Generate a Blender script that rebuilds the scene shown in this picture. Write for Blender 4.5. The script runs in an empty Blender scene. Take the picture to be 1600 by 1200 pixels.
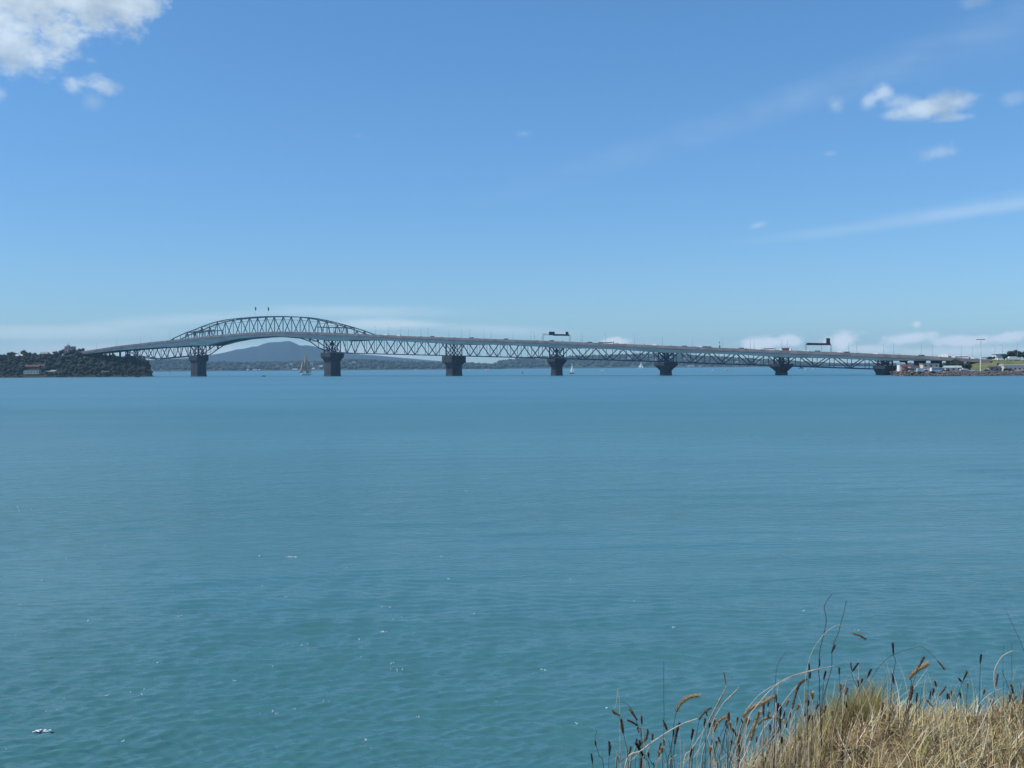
import bpy, bmesh, math, random
import numpy as np
from mathutils import Vector, Matrix, noise as mnoise
random.seed(7); rng = np.random.default_rng(7)
sc = bpy.context.scene; COL = sc.collection
rad = math.radians

# ------------------------------------------------------------------ camera
F = 1716.0; CAMZ = 10.0
PITCH = rad(-0.90); ROLL = rad(-0.42)
ROT = Matrix.Rotation(math.pi/2 + PITCH, 3, 'X') @ Matrix.Rotation(ROLL, 3, 'Z')
cam = bpy.data.cameras.new('camera'); cam.sensor_width = 36; cam.lens = 36*F/1600
cam.clip_start = 0.1; cam.clip_end = 60000
co = bpy.data.objects.new('camera', cam); COL.objects.link(co); sc.camera = co
co.matrix_world = Matrix.Translation((0, 0, CAMZ)) @ ROT.to_4x4()

def ray(px, py):
    """direction of the sight line of photograph pixel (px,py), scaled so that its y is 1"""
    d = ROT @ Vector(((px-800)/F, -(py-600)/F, -1)); return d/d.y
def at(px, py, D):
    d = ray(px, py); return Vector((0, 0, CAMZ)) + d*D
def ground_x(px, D): return at(px, 575, D).x

# ------------------------------------------------------------------ sky, sun, exposure
SUN_EL = rad(52)
SUN_H = Vector((-0.975, -0.20)).normalized()          # horizontal direction towards the sun (left, a little behind)
w = bpy.data.worlds.new('World'); sc.world = w; w.use_nodes = True
nt = w.node_tree; N = nt.nodes; L = nt.links
for n in list(N): N.remove(n)
def setin(n, i, v):
    if v is None: return
    if isinstance(v, bpy.types.NodeSocket): n.id_data.links.new(v, n.inputs[i])
    else: n.inputs[i].default_value = v
def math_(op, a, b=None, c=None, tree=None, clamp=False):
    n = (tree or nt).nodes.new('ShaderNodeMath'); n.operation = op; n.use_clamp = clamp
    setin(n, 0, a); setin(n, 1, b); setin(n, 2, c); return n.outputs[0]
sky = N.new('ShaderNodeTexSky'); sky.sky_type = 'NISHITA'; sky.sun_disc = False
sky.sun_elevation = SUN_EL; sky.sun_rotation = math.atan2(SUN_H.x, SUN_H.y)
sky.altitude = 0; sky.air_density = 1.0; sky.dust_density = 0.1; sky.ozone_density = 4.0
geo = N.new('ShaderNodeTexCoord')
sep = N.new('ShaderNodeSeparateXYZ'); L.new(geo.outputs['Generated'], sep.inputs[0])
AZ = math_('ARCTAN2', sep.outputs[0], sep.outputs[1])            # azimuth, radians, 0 = ahead
EL = math_('ARCSINE', sep.outputs[2])
comb = N.new('ShaderNodeCombineXYZ'); L.new(AZ, comb.inputs[0]); L.new(EL, comb.inputs[1])
def wnoise(scale, detail, stretch=(1, 1, 1), rough=0.6, dist=0.0):
    m = N.new('ShaderNodeMapping'); m.inputs['Scale'].default_value = stretch; L.new(comb.outputs[0], m.inputs[0])
    t = N.new('ShaderNodeTexNoise'); t.inputs['Scale'].default_value = scale; t.inputs['Detail'].default_value = detail
    t.inputs['Roughness'].default_value = rough; t.inputs['Distortion'].default_value = dist
    L.new(m.outputs[0], t.inputs['Vector']); return t.outputs['Fac']
def azel(px, py):
    d = ray(px, py).normalized(); return math.atan2(d.x, d.y), math.asin(d.z)
n_mid = wnoise(17, 9, (1, 1.25, 1), 0.60, 0.3)
n_fine = wnoise(60, 6, (1, 1.4, 1), 0.6)
n_det = wnoise(38, 8, (1, 1.3, 1), 0.62, 0.4)
n_streak = wnoise(8, 5, (1, 9, 1), 0.6)
n_shade = wnoise(22, 4, (1, 1.3, 1), 0.5)
def sstep(v, a, b):
    n = N.new('ShaderNodeMapRange'); n.interpolation_type = 'SMOOTHSTEP'
    setin(n, 0, v); n.inputs[1].default_value = a; n.inputs[2].default_value = b; return n.outputs[0]
def puff(px, py, rx, ry, ang, k, soft, op, nz, kf=0.6):
    """one cloud: an ellipse in azimuth/elevation whose edge is broken by noise"""
    a, e = azel(px, py); ca, sa = math.cos(rad(ang)), math.sin(rad(ang))
    da = math_('SUBTRACT', AZ, a); de = math_('SUBTRACT', EL, e)
    u = math_('MULTIPLY', math_('ADD', math_('MULTIPLY', da, ca), math_('MULTIPLY', de, sa)), F/rx)
    v = math_('MULTIPLY', math_('ADD', math_('MULTIPLY', da, -sa), math_('MULTIPLY', de, ca)), F/ry)
    r = math_('SQRT', math_('ADD', math_('MULTIPLY', u, u), math_('MULTIPLY', v, v)))
    val = math_('SUBTRACT', 1.0, r)
    val = math_('ADD', val, math_('MULTIPLY', math_('SUBTRACT', nz, 0.5), k))
    val = math_('ADD', val, math_('MULTIPLY', math_('SUBTRACT', n_fine, 0.5), k*kf))
    return math_('MULTIPLY', sstep(val, 0.0, soft), op)
P_ = [ # big cumulus top left
 puff(20, -40, 210, 125, 20, 1.7, 0.7, 0.97, n_mid), puff(140, -20, 120, 80, 25, 1.5, 0.7, 0.95, n_mid), puff(20, 72, 100, 50, 12, 1.5, 0.8, 0.85, n_mid), puff(98, 62, 48, 36, 10, 1.5, 0.9, 0.8, n_det),
 puff(210, 5, 50, 32, 20, 1.6, 0.9, 0.75, n_mid), puff(114, 131, 22, 17, -30, 1.6, 1.0, 0.6, n_det), puff(156, 133, 34, 19, 0, 1.8, 1.0, 0.62, n_det),
 puff(146, 160, 22, 16, 0, 1.6, 0.9, 0.3, n_mid), puff(0, 148, 16, 16, 0, 1.5, 0.9, 0.4, n_mid), puff(143, 94, 12, 7, 0, 1.5, 0.9, 0.25, n_mid),
 # upper right cumulus
 puff(1412, 160, 40, 15, -8, 1.3, 1.1, .45, n_det), puff(1358, 157, 18, 14, 40, 1.0, .9, .5, n_det), puff(1380, 145, 20, 16, 10, 1.0, .8, .62, n_det), puff(1404, 177, 30, 12, 10, 1.1, .9, .55, n_det), puff(1440, 172, 36, 18, 8, 1.0, .8, .65, n_det), puff(1474, 164, 38, 26, 0, 1.0, .8, .72, n_det), puff(1502, 157, 28, 19, 0, 1.1, .8, .6, n_det), puff(1488, 184, 36, 9, 0, 1.1, .8, .6, n_det),
 puff(1305, 165, 16, 15, 0, 1.8, 1.2, 0.36, n_det), puff(1460, 239, 38, 14, 5, 2.2, 1.2, 0.4, n_det),
 puff(1590, 154, 28, 14, 0, 1.6, 0.9, 0.28, n_mid), puff(1185, 352, 18, 8, 10, 1.5, 0.9, 0.25, n_mid), puff(820, 209, 19, 8, 0, 2.0, 1.3, 0.30, n_det),
 puff(1297, 240, 12, 5, 0, 1.3, 0.9, 0.2, n_mid), puff(1520, 4, 30, 14, 0, 1.3, 0.9, 0.25, n_mid), puff(560, 212, 12, 5, 0, 1.2, 0.9, 0.12, n_mid),
 # thin high streaks
 puff(1530, 329, 480, 15, 5.4, 0.5, 1.1, 0.21, n_streak, 0.1), puff(1600, 308, 260, 18, 6, 0.6, 1.0, 0.10, n_streak, 0.1),
 puff(1260, 150, 620, 36, 15.5, 0.6, 1.1, 0.12, n_streak, 0.1), puff(1560, 60, 300, 60, 18, 0.8, 1.1, 0.05, n_streak, 0.1),
 # low bands over the horizon on the left
 puff(60, 520, 240, 17, 1, 1.1, 0.8, 0.30, n_streak, 0.1), puff(110, 545, 280, 16, 0, 0.9, 1.0, 0.26, n_streak, 0.1), puff(270, 501, 190, 15, 4, 0.9, 1.0, 0.24, n_streak, 0.1),
 puff(600, 506, 115, 12, 0, 0.9, 0.8, 0.42, n_streak, 0.1), puff(560, 487, 220, 15, -1, 0.9, 1.1, 0.25, n_streak, 0.1), puff(780, 516, 190, 13, -3, 0.9, 1.1, 0.28, n_streak, 0.1),
 puff(400, 552, 420, 22, 0, 0.5, 1.0, 0.5, n_streak, 0.1),
 # low cumulus line on the right
 puff(962, 533, 30, 8, 0, 1.2, 0.7, 0.85, n_det), puff(1190, 536, 46, 13, 0, 1.3, 0.7, 0.9, n_det), puff(1236, 533, 26, 12, 0, 1.2, 0.7, 0.85, n_det),
 puff(1318, 533, 34, 17, 10, 1.3, 0.7, 0.95, n_det), puff(1350, 545, 70, 10, 0, 1.2, 0.9, 0.6, n_det), puff(1425, 529, 48, 11, 6, 1.3, 0.7, 0.85, n_det),
 puff(1500, 533, 56, 11, 2, 1.3, 0.7, 0.8, n_det), puff(1572, 527, 38, 11, 6, 1.3, 0.7, 0.85, n_det), puff(1433, 506, 9, 7, 0, 1.2, 0.9, 0.5, n_det), puff(1500, 549, 160, 11, 0, 1.0, 0.9, 0.55, n_det)]
# scattered fair-weather clouds over the parts of the sky that lie beside and behind the view
n_far = wnoise(3.2, 8, (1, 2.2, 1), 0.6)
side = sstep(math_('ABSOLUTE', AZ), 0.62, 0.95)
P_.append(math_('MULTIPLY', math_('MULTIPLY', sstep(n_far, 0.56, 0.70), side), 0.7))
rem = None
for p in P_:
    q = math_('SUBTRACT', 1.0, p); rem = q if rem is None else math_('MULTIPLY', rem, q)
cov = math_('SUBTRACT', 1.0, rem, clamp=True)
cr = N.new('ShaderNodeValToRGB'); L.new(n_shade, cr.inputs[0])
SKY_S = 0.115
def k(c): return (c[0]/SKY_S, c[1]/SKY_S, c[2]/SKY_S, 1)
cr.color_ramp.elements[0].position = 0.36; cr.color_ramp.elements[0].color = k((0.36, 0.47, 0.60))
cr.color_ramp.elements[1].position = 0.62; cr.color_ramp.elements[1].color = k((0.64, 0.76, 0.88))
hz = N.new('ShaderNodeMix'); hz.data_type = 'RGBA'                      # low clouds are seen through more air
L.new(sstep(EL, 0.06, 0.2), hz.inputs[0]); hz.inputs[6].default_value = k((0.88, 0.94, 1.0)); L.new(cr.outputs[0], hz.inputs[7])
mx = N.new('ShaderNodeMix'); mx.data_type = 'RGBA'
tint = N.new('ShaderNodeVectorMath'); tint.operation = 'MULTIPLY'; L.new(sky.outputs[0], tint.inputs[0])
tg = N.new('ShaderNodeMix'); tg.data_type = 'VECTOR'; L.new(sstep(EL, -0.02, 0.36), tg.inputs[0]); tg.inputs[4].default_value = (0.55, 0.765, 1.00); tg.inputs[5].default_value = (0.62, 0.95, 1.15); L.new(tg.outputs[1], tint.inputs[1])
L.new(cov, mx.inputs[0]); L.new(tint.outputs[0], mx.inputs[6]); L.new(hz.outputs[2], mx.inputs[7])
bg = N.new('ShaderNodeBackground'); bg.inputs[1].default_value = SKY_S; L.new(mx.outputs[2], bg.inputs[0])
wo = N.new('ShaderNodeOutputWorld'); L.new(bg.outputs[0], wo.inputs[0])
w.cycles.sampling_method = 'MANUAL'; w.cycles.sample_map_resolution = 1024

sl = bpy.data.lights.new('sun', 'SUN'); sl.energy = 4.2; sl.angle = rad(0.53); sl.color = (1, 0.95, 0.88)
so = bpy.data.objects.new('sun', sl); COL.objects.link(so)
sdir = Vector((SUN_H.x*math.cos(SUN_EL), SUN_H.y*math.cos(SUN_EL), math.sin(SUN_EL)))
so.rotation_euler = sdir.to_track_quat('Z', 'Y').to_euler(); so.location = (0, 0, 200)

sc.view_settings.view_transform = 'Standard'; sc.view_settings.look = 'None'
sc.view_settings.exposure = 0.12; sc.view_settings.gamma = 1; sc.view_settings.use_curve_mapping = False
sc.render.engine = 'CYCLES'
sc.cycles.use_denoising = True; sc.cycles.max_bounces = 5; sc.cycles.diffuse_bounces = 2; sc.cycles.glossy_bounces = 3
sc.cycles.transparent_max_bounces = 8; sc.cycles.volume_bounces = 0; sc.cycles.sample_clamp_indirect = 6
sc.render.filter_size = 1.3

# ------------------------------------------------------------------ materials
MATS = {}
def mat(name, col, rough=0.7, var=0.25, scale=0.5, col2=None, bump=0.0, bscale=None, metal=0.0, stretch=(1, 1, 1), spec=0.3, attr=False):
    if name in MATS: return MATS[name]
    m = bpy.data.materials.new(name); m.use_nodes = True; t = m.node_tree; b = t.nodes['Principled BSDF']
    b.inputs['Roughness'].default_value = rough; b.inputs['Metallic'].default_value = metal
    b.inputs['Specular IOR Level'].default_value = spec
    tc = t.nodes.new('ShaderNodeTexCoord'); mp = t.nodes.new('ShaderNodeMapping'); mp.inputs['Scale'].default_value = stretch
    t.links.new(tc.outputs['Object'], mp.inputs[0])
    nz = t.nodes.new('ShaderNodeTexNoise'); nz.inputs['Scale'].default_value = scale; nz.inputs['Detail'].default_value = 6
    t.links.new(mp.outputs[0], nz.inputs['Vector'])
    r = t.nodes.new('ShaderNodeValToRGB'); t.links.new(nz.outputs['Fac'], r.inputs[0])
    c2 = col2 or tuple(min(1, c*(1+var)) for c in col); c1 = col if col2 else tuple(c*(1-var) for c in col)
    r.color_ramp.elements[0].position = 0.35; r.color_ramp.elements[0].color = (*c1, 1)
    r.color_ramp.elements[1].position = 0.65; r.color_ramp.elements[1].color = (*c2, 1)
    out = r.outputs[0]
    if attr:   # lightness that differs from object to object
        oi = t.nodes.new('ShaderNodeObjectInfo'); mr = t.nodes.new('ShaderNodeMapRange'); t.links.new(oi.outputs['Random'], mr.inputs[0])
        mr.inputs[3].default_value = 0.70; mr.inputs[4].default_value = 1.20
        vm = t.nodes.new('ShaderNodeVectorMath'); vm.operation = 'SCALE'; t.links.new(out, vm.inputs[0]); t.links.new(mr.outputs[0], vm.inputs['Scale']); out = vm.outputs[0]
    t.links.new(out, b.inputs['Base Color'])
    if bump:
        n2 = t.nodes.new('ShaderNodeTexNoise'); n2.inputs['Scale'].default_value = bscale or scale*4; n2.inputs['Detail'].default_value = 5
        t.links.new(mp.outputs[0], n2.inputs['Vector'])
        bp = t.nodes.new('ShaderNodeBump'); bp.inputs['Strength'].default_value = bump; bp.inputs['Distance'].default_value = 1.0/(bscale or scale*4)
        t.links.new(n2.outputs['Fac'], bp.inputs['Height']); t.links.new(bp.outputs[0], b.inputs['Normal'])
    MATS[name] = m; return m

steel = mat('grey_steel_paint', (0.026, 0.040, 0.075), 0.55, 0.25, 0.15)
girder_m = mat('girder_paint', (0.070, 0.135, 0.165), 0.5, 0.18, 0.06, stretch=(1, 1, 4))
parapet_m = mat('parapet_concrete', (0.145, 0.135, 0.14), 0.8, 0.25, 0.12)
pier_m = mat('pier_concrete', (0.032, 0.035, 0.043), 0.85, 0.4, 0.12, bump=0.3, stretch=(1, 1, .4))
pier_wet = mat('pier_tidal_concrete', (0.05, 0.05, 0.05), 0.6, 0.3, 0.4)
asphalt = mat('asphalt', (0.05, 0.05, 0.055), 0.85)
dark_m = mat('dark_sign_metal', (0.03, 0.03, 0.05), 0.5)
maroon = mat('maroon_metal', (0.10, 0.035, 0.04), 0.5)
pole_m = mat('galvanised_steel', (0.30, 0.32, 0.34), 0.45)
white_m = mat('white_paint', (0.78, 0.78, 0.76), 0.4, 0.05)
cream_m = mat('cream_paint', (0.60, 0.55, 0.45), 0.7, 0.08)
glass_m = mat('dark_window_glass', (0.03, 0.04, 0.05), 0.12, 0.1, spec=0.5)
rubber = mat('black_rubber', (0.02, 0.02, 0.02), 0.8)
red_roof = mat('red_tile_roof', (0.10, 0.055, 0.045), 0.8)
grey_roof = mat('grey_iron_roof', (0.22, 0.23, 0.25), 0.6)
brown_wall = mat('brown_timber_wall', (0.14, 0.09, 0.06), 0.8)
pink_wall = mat('pink_render_wall', (0.50, 0.33, 0.28), 0.8)
sail_tan = mat('tan_sailcloth', (0.42, 0.34, 0.24), 0.8, 0.15)
sail_white = mat('white_sailcloth', (0.80, 0.80, 0.78), 0.8, 0.05)
hull_dark = mat('dark_hull_paint', (0.035, 0.04, 0.06), 0.4)
bark = mat('bark', (0.10, 0.07, 0.05), 0.9)

# ------------------------------------------------------------------ mesh builder
class MB:
    def __init__(s): s.v = []; s.f = []; s.m = []
    def add(s, vs, fs, mi=0):
        o = len(s.v); s.v += [tuple(v) for v in vs]; s.f += [tuple(i+o for i in f) for f in fs]; s.m += [mi]*len(fs); return s
    def box(s, c, d, rz=0, mi=0, top=(1, 1)):
        cx, cy, cz = c; x, y, z = d[0]/2, d[1]/2, d[2]/2; ca, sa = math.cos(rz), math.sin(rz); vs = []
        for sz in (-1, 1):
            tx, ty = (1, 1) if sz < 0 else top
            for a, b in ((-1, -1), (1, -1), (1, 1), (-1, 1)):
                lx, ly = a*x*tx, b*y*ty; vs.append((cx+lx*ca-ly*sa, cy+lx*sa+ly*ca, cz+sz*z))
        return s.add(vs, [(3, 2, 1, 0), (4, 5, 6, 7), (0, 1, 5, 4), (1, 2, 6, 5), (2, 3, 7, 6), (3, 0, 4, 7)], mi)
    def bar(s, a, b, wd, ht=None, mi=0):
        a, b = Vector(a), Vector(b); ht = ht or wd; d = (b-a).normalized()
        up = Vector((0, 0, 1)) if abs(d.z) < 0.95 else Vector((1, 0, 0))
        r = d.cross(up).normalized()*wd/2; u = r.cross(d).normalized()*ht/2
        vs = [p+x*r+y*u for p in (a, b) for x, y in ((-1, -1), (1, -1), (1, 1), (-1, 1))]
        return s.add(vs, [(0, 1, 2, 3), (7, 6, 5, 4), (0, 4, 5, 1), (1, 5, 6, 2), (2, 6, 7, 3), (3, 7, 4, 0)], mi)
    def tube(s, pts, rs, n=6, mi=0, caps=True):
        pts = [Vector(p) for p in pts]
        if not hasattr(rs, '__len__'): rs = [rs]*len(pts)
        o = len(s.v); prev = None
        for i, p in enumerate(pts):
            d = (pts[min(i+1, len(pts)-1)]-pts[max(i-1, 0)]).normalized()
            if prev is None: prev = d.cross(Vector((0.3, 0.9, 0.2))).normalized()
            r = (prev-d*prev.dot(d)).normalized(); prev = r; u = d.cross(r)
            for j in range(n):
                a = 2*math.pi*j/n; s.v.append(tuple(p+(r*math.cos(a)+u*math.sin(a))*rs[i]))
        for i in range(len(pts)-1):
            for j in range(n):
                a = o+i*n+j; b = o+i*n+(j+1) % n; s.f.append((a, b, b+n, a+n)); s.m.append(mi)
        if caps:
            s.f.append(tuple(range(o+n-1, o-1, -1))); s.m.append(mi)
            e = o+(len(pts)-1)*n; s.f.append(tuple(range(e, e+n))); s.m.append(mi)
        return s
    def mesh(s, name, mats, smooth=False):
        me = bpy.data.meshes.new(name); me.from_pydata(s.v, [], s.f)
        for m in (mats if isinstance(mats, (list, tuple)) else [mats]): me.materials.append(m)
        if any(s.m): me.polygons.foreach_set('material_index', s.m)
        if smooth: me.polygons.foreach_set('use_smooth', [True]*len(me.polygons))
        me.update(); return me
    def build(s, name, mats, parent=None, loc=None, smooth=False):
        return link(name, s.mesh(name, mats, smooth), parent, loc)
def link(name, me, parent=None, loc=None):
    o = bpy.data.objects.new(name, me); COL.objects.link(o)
    if parent is not None: o.parent = parent
    if loc is not None: o.location = loc
    return o
def tag(o, label=None, cat=None, group=None, kind=None):
    if label: o['label'] = label
    if cat: o['category'] = cat
    if group: o['group'] = group
    if kind: o['kind'] = kind
    return o
def empty(name, loc, rz=0): 
    o = bpy.data.objects.new(name, None); COL.objects.link(o); o.location = loc; o.rotation_euler = (0, 0, rz); return o
CH = {}
def adopt(root):
    pass
def copy_tree(o, parent=None):
    c = o.copy(); COL.objects.link(c)
    if parent is not None: c.parent = parent
    for ch in list(o.children): copy_tree(ch, c)
    return c
def np_mesh(name, V, Fc, mats, smooth=False, attrs=None):
    """V (n,3), Fc (m,k) arrays -> mesh"""
    me = bpy.data.meshes.new(name); m, kk = Fc.shape
    me.vertices.add(len(V)); me.vertices.foreach_set('co', np.asarray(V, dtype=np.float32).ravel())
    me.loops.add(m*kk); me.loops.foreach_set('vertex_index', Fc.astype(np.int32).ravel())
    me.polygons.add(m); me.polygons.foreach_set('loop_start', np.arange(0, m*kk, kk, dtype=np.int32))
    if smooth: me.polygons.foreach_set('use_smooth', np.ones(m, dtype=bool))
    for mt in (mats if isinstance(mats, (list, tuple)) else [mats]): me.materials.append(mt)
    me.update(calc_edges=True)
    for k_, a in (attrs or {}).items():
        at_ = me.attributes.new(k_, 'FLOAT', 'POINT'); at_.data.foreach_set('value', np.asarray(a, dtype=np.float32))
    me.validate(); return me

# ------------------------------------------------------------------ water
wm = bpy.data.materials.new('harbour_water'); wm.use_nodes = True; t = wm.node_tree; b = t.nodes['Principled BSDF']
b.inputs['IOR'].default_value = 1.333; b.inputs['Roughness'].default_value = 0.22; b.inputs['Specular IOR Level'].default_value = 0.5
tc = t.nodes.new('ShaderNodeTexCoord')
def wn(scale, detail, st=(1, 1, 1), rot=0.0, rough=0.55, dist=0.0, typ='noise'):
    mp = t.nodes.new('ShaderNodeMapping'); mp.inputs['Scale'].default_value = st; mp.inputs['Rotation'].default_value = (0, 0, rot)
    t.links.new(tc.outputs['Object'], mp.inputs[0])
    n = t.nodes.new('ShaderNodeTexNoise'); n.inputs['Scale'].default_value = scale; n.inputs['Detail'].default_value = detail
    n.inputs['Roughness'].default_value = rough; n.inputs['Distortion'].default_value = dist
    t.links.new(mp.outputs[0], n.inputs['Vector']); return n.outputs['Fac']
def wmth(op, a, b_): return math_(op, a, b_, tree=t)
w1 = wn(1.7, 4, (0.42, 1.3, 1), 0.10, 0.6, 0.15)        # wind waves, crests roughly across the view
w2 = wn(0.22, 3, (0.4, 1.2, 1), -0.2, 0.5, 0.2)
w3 = wn(5.0, 4, (0.55, 1.2, 1), 0.2, 0.65)
w4 = wn(0.035, 3, (0.4, 1, 1), 0.3, 0.5)
def wrange(v, a, b_, c, d, kind='SMOOTHSTEP'):
    n = t.nodes.new('ShaderNodeMapRange'); n.interpolation_type = kind; t.links.new(v, n.inputs[0])
    for i_, x_ in enumerate((a, b_, c, d)): n.inputs[i_+1].default_value = x_
    return n.outputs[0]
gust = wrange(w4, 0.35, 0.65, 0.55, 1.25)                # gusty and calmer patches
crest = wrange(w1, 0.42, 0.78, 0.0, 1.0)
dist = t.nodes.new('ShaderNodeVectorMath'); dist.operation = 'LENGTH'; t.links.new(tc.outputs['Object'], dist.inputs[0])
camp = wrange(dist.outputs['Value'], 26, 80, 0.015, 0.062, 'LINEAR')
h = wmth('ADD', wmth('MULTIPLY', wmth('ADD', wmth('MULTIPLY', crest, camp), wmth('MULTIPLY', w3, 0.026)), gust), wmth('MULTIPLY', w2, 0.30))
t.links.new(wrange(dist.outputs['Value'], 40, 300, 0.13, 0.46, 'LINEAR'), b.inputs['Roughness'])   # choppier out in the channel than in the lee of the bank
bp = t.nodes.new('ShaderNodeBump'); bp.inputs['Strength'].default_value = 1.0; bp.inputs['Distance'].default_value = 1.0
t.links.new(h, bp.inputs['Height']); t.links.new(bp.outputs[0], b.inputs['Normal'])
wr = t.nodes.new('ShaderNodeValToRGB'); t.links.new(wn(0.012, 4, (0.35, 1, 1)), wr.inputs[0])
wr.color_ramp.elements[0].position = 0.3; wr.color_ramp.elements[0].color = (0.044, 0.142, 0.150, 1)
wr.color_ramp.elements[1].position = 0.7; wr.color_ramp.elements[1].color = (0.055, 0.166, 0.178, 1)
wc = t.nodes.new('ShaderNodeMix'); wc.data_type = 'RGBA'; wc.blend_type = 'MULTIPLY'; t.links.new(wr.outputs[0], wc.inputs[6])    # base brightened and blued with distance, painting in sky reflection lost to roughness
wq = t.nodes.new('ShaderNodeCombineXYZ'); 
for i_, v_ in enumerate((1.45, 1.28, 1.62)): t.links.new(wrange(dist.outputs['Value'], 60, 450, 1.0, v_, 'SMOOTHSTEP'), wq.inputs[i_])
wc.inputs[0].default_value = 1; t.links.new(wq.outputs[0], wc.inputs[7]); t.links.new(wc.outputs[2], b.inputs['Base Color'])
WX, WY0, WY1 = 9000, -800, 11600
def water_mesh():
    azs = np.concatenate([np.arange(-180, -36, 4.0), np.arange(-36, 36.01, 0.115), np.arange(40, 180, 4.0)]); a = np.radians(azs)
    r = [6.0]
    while r[-1] < 260: r.append(r[-1]+max(.055, .9*r[-1]**2/10980))
    r = np.array(r); dr = np.maximum(.055, .9*r**2/10980)
    sx, cy = np.sin(a), np.cos(a)
    lim = np.minimum(np.where(sx != 0, (WX-1)/np.maximum(np.abs(sx), 1e-6), 1e9), np.where(cy > 0, (WY1-1)/np.maximum(cy, 1e-6), (-WY0-1)/np.maximum(-cy, 1e-6)))
    lim = lim[None, :]; fr = np.linspace(0, 1, 26)[1:, None]; outer = r[-1]*(lim/r[-1])**fr
    Rr = np.concatenate([np.repeat(r[:, None], len(a), 1), outer]); X = Rr*sx[None]; Y = Rr*cy[None]; Z = np.zeros_like(X)
    g = np.random.default_rng(5); nr = len(r); x, y = X[:nr], Y[:nr]; z = np.zeros_like(x); wsp = dr[:, None]
    # slow patches of stronger and weaker wind
    patch = 1+.38*np.sin(x/17+1.3*np.sin(y/23))*np.sin(y/13+.9*np.sin(x/29))+.25*np.sin(x/5.3+y/9+2*np.sin(y/11))
    for i in range(108):
        lam = .22*(.95/.22)**g.random() if i < 100 else g.uniform(3, 6); th = math.radians(90+6+g.normal(0, 24)); kx, ky = math.cos(th)*6.2832/lam, math.sin(th)*6.2832/lam
        amp = .034*lam/6.2832*g.uniform(.4, 1.5)*(1.0 if lam < 1.2 else .85 if lam < 2.5 else .35); ph = g.random()*6.28; f = np.clip((lam/wsp-2.2)/2.5, 0, 1)
        s_ = np.sin(kx*x+ky*y+ph+.8*np.sin(x/(lam*5)+ph*3)); z += amp*f*(s_+.18*(s_*s_-.5)*2)
    Z[:nr] = z*patch*np.clip((Rr[:nr]-9)/8, 0, 1)
    Vw = np.stack([X, Y, Z], -1).reshape(-1, 3); n_ = len(a); m_ = len(Rr)
    i, j = np.meshgrid(np.arange(m_-1), np.arange(n_), indexing='ij'); j2 = (j+1) % n_
    Fw = np.stack([i*n_+j, i*n_+j2, (i+1)*n_+j2, (i+1)*n_+j], -1).reshape(-1, 4)[:, ::-1]
    return np_mesh('water', Vw, Fw, wm, True)
wa = link('water', water_mesh())
tag(wa, kind='structure')
sb = MB().add([(-WX, WY0, -6), (WX, WY0, -6), (WX, WY1, -6), (-WX, WY1, -6)], [(0, 1, 2, 3)]).build('seabed', mat('seabed_mud', (0.1, 0.09, 0.07)))
tag(sb, kind='structure')

# ------------------------------------------------------------------ land strips
def interp(L_, x): 
    xs = [p[0] for p in L_]; ys = [p[1] for p in L_]; return float(np.interp(x, xs, ys))
def fbm(x, y, z, o=5): return mnoise.fractal(Vector((x, y, z)), 1.0, 2.0, o)
def land(name, top, D0, D1, D2, material, step=3, amp=0.0, nscale=200.0, hmin=1.5, shape=((0, 0.0), (0.04, 0.10), (0.25, 0.35), (0.6, 0.78), (1, 1.0)), minus=0.0, seed=0.0, drop=0.0):
    """terrain between a shore at depth D0 and a ridge at D1 (falling away by D2) whose skyline passes through the points top"""
    x0, x1 = top[0][0], top[-1][0]; cols = []; n = max(2, int((x1-x0)/step))
    for i in range(n+1):
        px = x0+(x1-x0)*i/n; z1 = max(hmin, at(px, interp(top, px), D1).z-minus); col = []
        for fr, hf in shape:
            D = D0+(D1-D0)*fr; x = ground_x(px, D1)*(D/D1)
            zz = z1*hf + (fbm(x/nscale, D/nscale, seed)*amp*(0.3+0.7*hf) if hf > 0 else 0); col.append((x, D, max(zz, 0.6) if hf > 0 else -1.0))
        for fr, hf in ((0.3, .85), (0.7, .5), (1, -0.02)):
            D = D1+(D2-D1)*fr; x = ground_x(px, D1)*(D/D1); zz = z1*hf+(fbm(x/nscale, D/nscale, seed)*amp*.5 if hf > .1 else 0); col.append((x, D, zz if hf > 0 else -1))
        cols.append(col)
    m_ = len(cols[0]); V = np.array([p for c in cols for p in c]); 
    # close the two ends down to the sea
    V[:m_, 2] = np.minimum(V[:m_, 2], -1); V[-m_:, 2] = np.minimum(V[-m_:, 2], -1)
    Fc = np.array([(i*m_+j, (i+1)*m_+j, (i+1)*m_+j+1, i*m_+j+1) for i in range(n) for j in range(m_-1)])
    o = link(name, np_mesh(name, V, Fc, material, True)); tag(o, kind='structure')
    def height(px, fr):
        z1 = max(hmin, at(px, interp(top, px), D1).z-minus)
        if fr <= 1: hf = float(np.interp(fr, [s_[0] for s_ in shape], [s_[1] for s_ in shape])); D = D0+(D1-D0)*fr
        else: hf = float(np.interp(fr-1, [0, .3, .7, 1], [1, .85, .5, 0])); D = D1+(D2-D1)*(fr-1)
        return Vector((ground_x(px, D1)*(D/D1), D, max(z1*hf, 0.6)))
    return o, height

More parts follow.
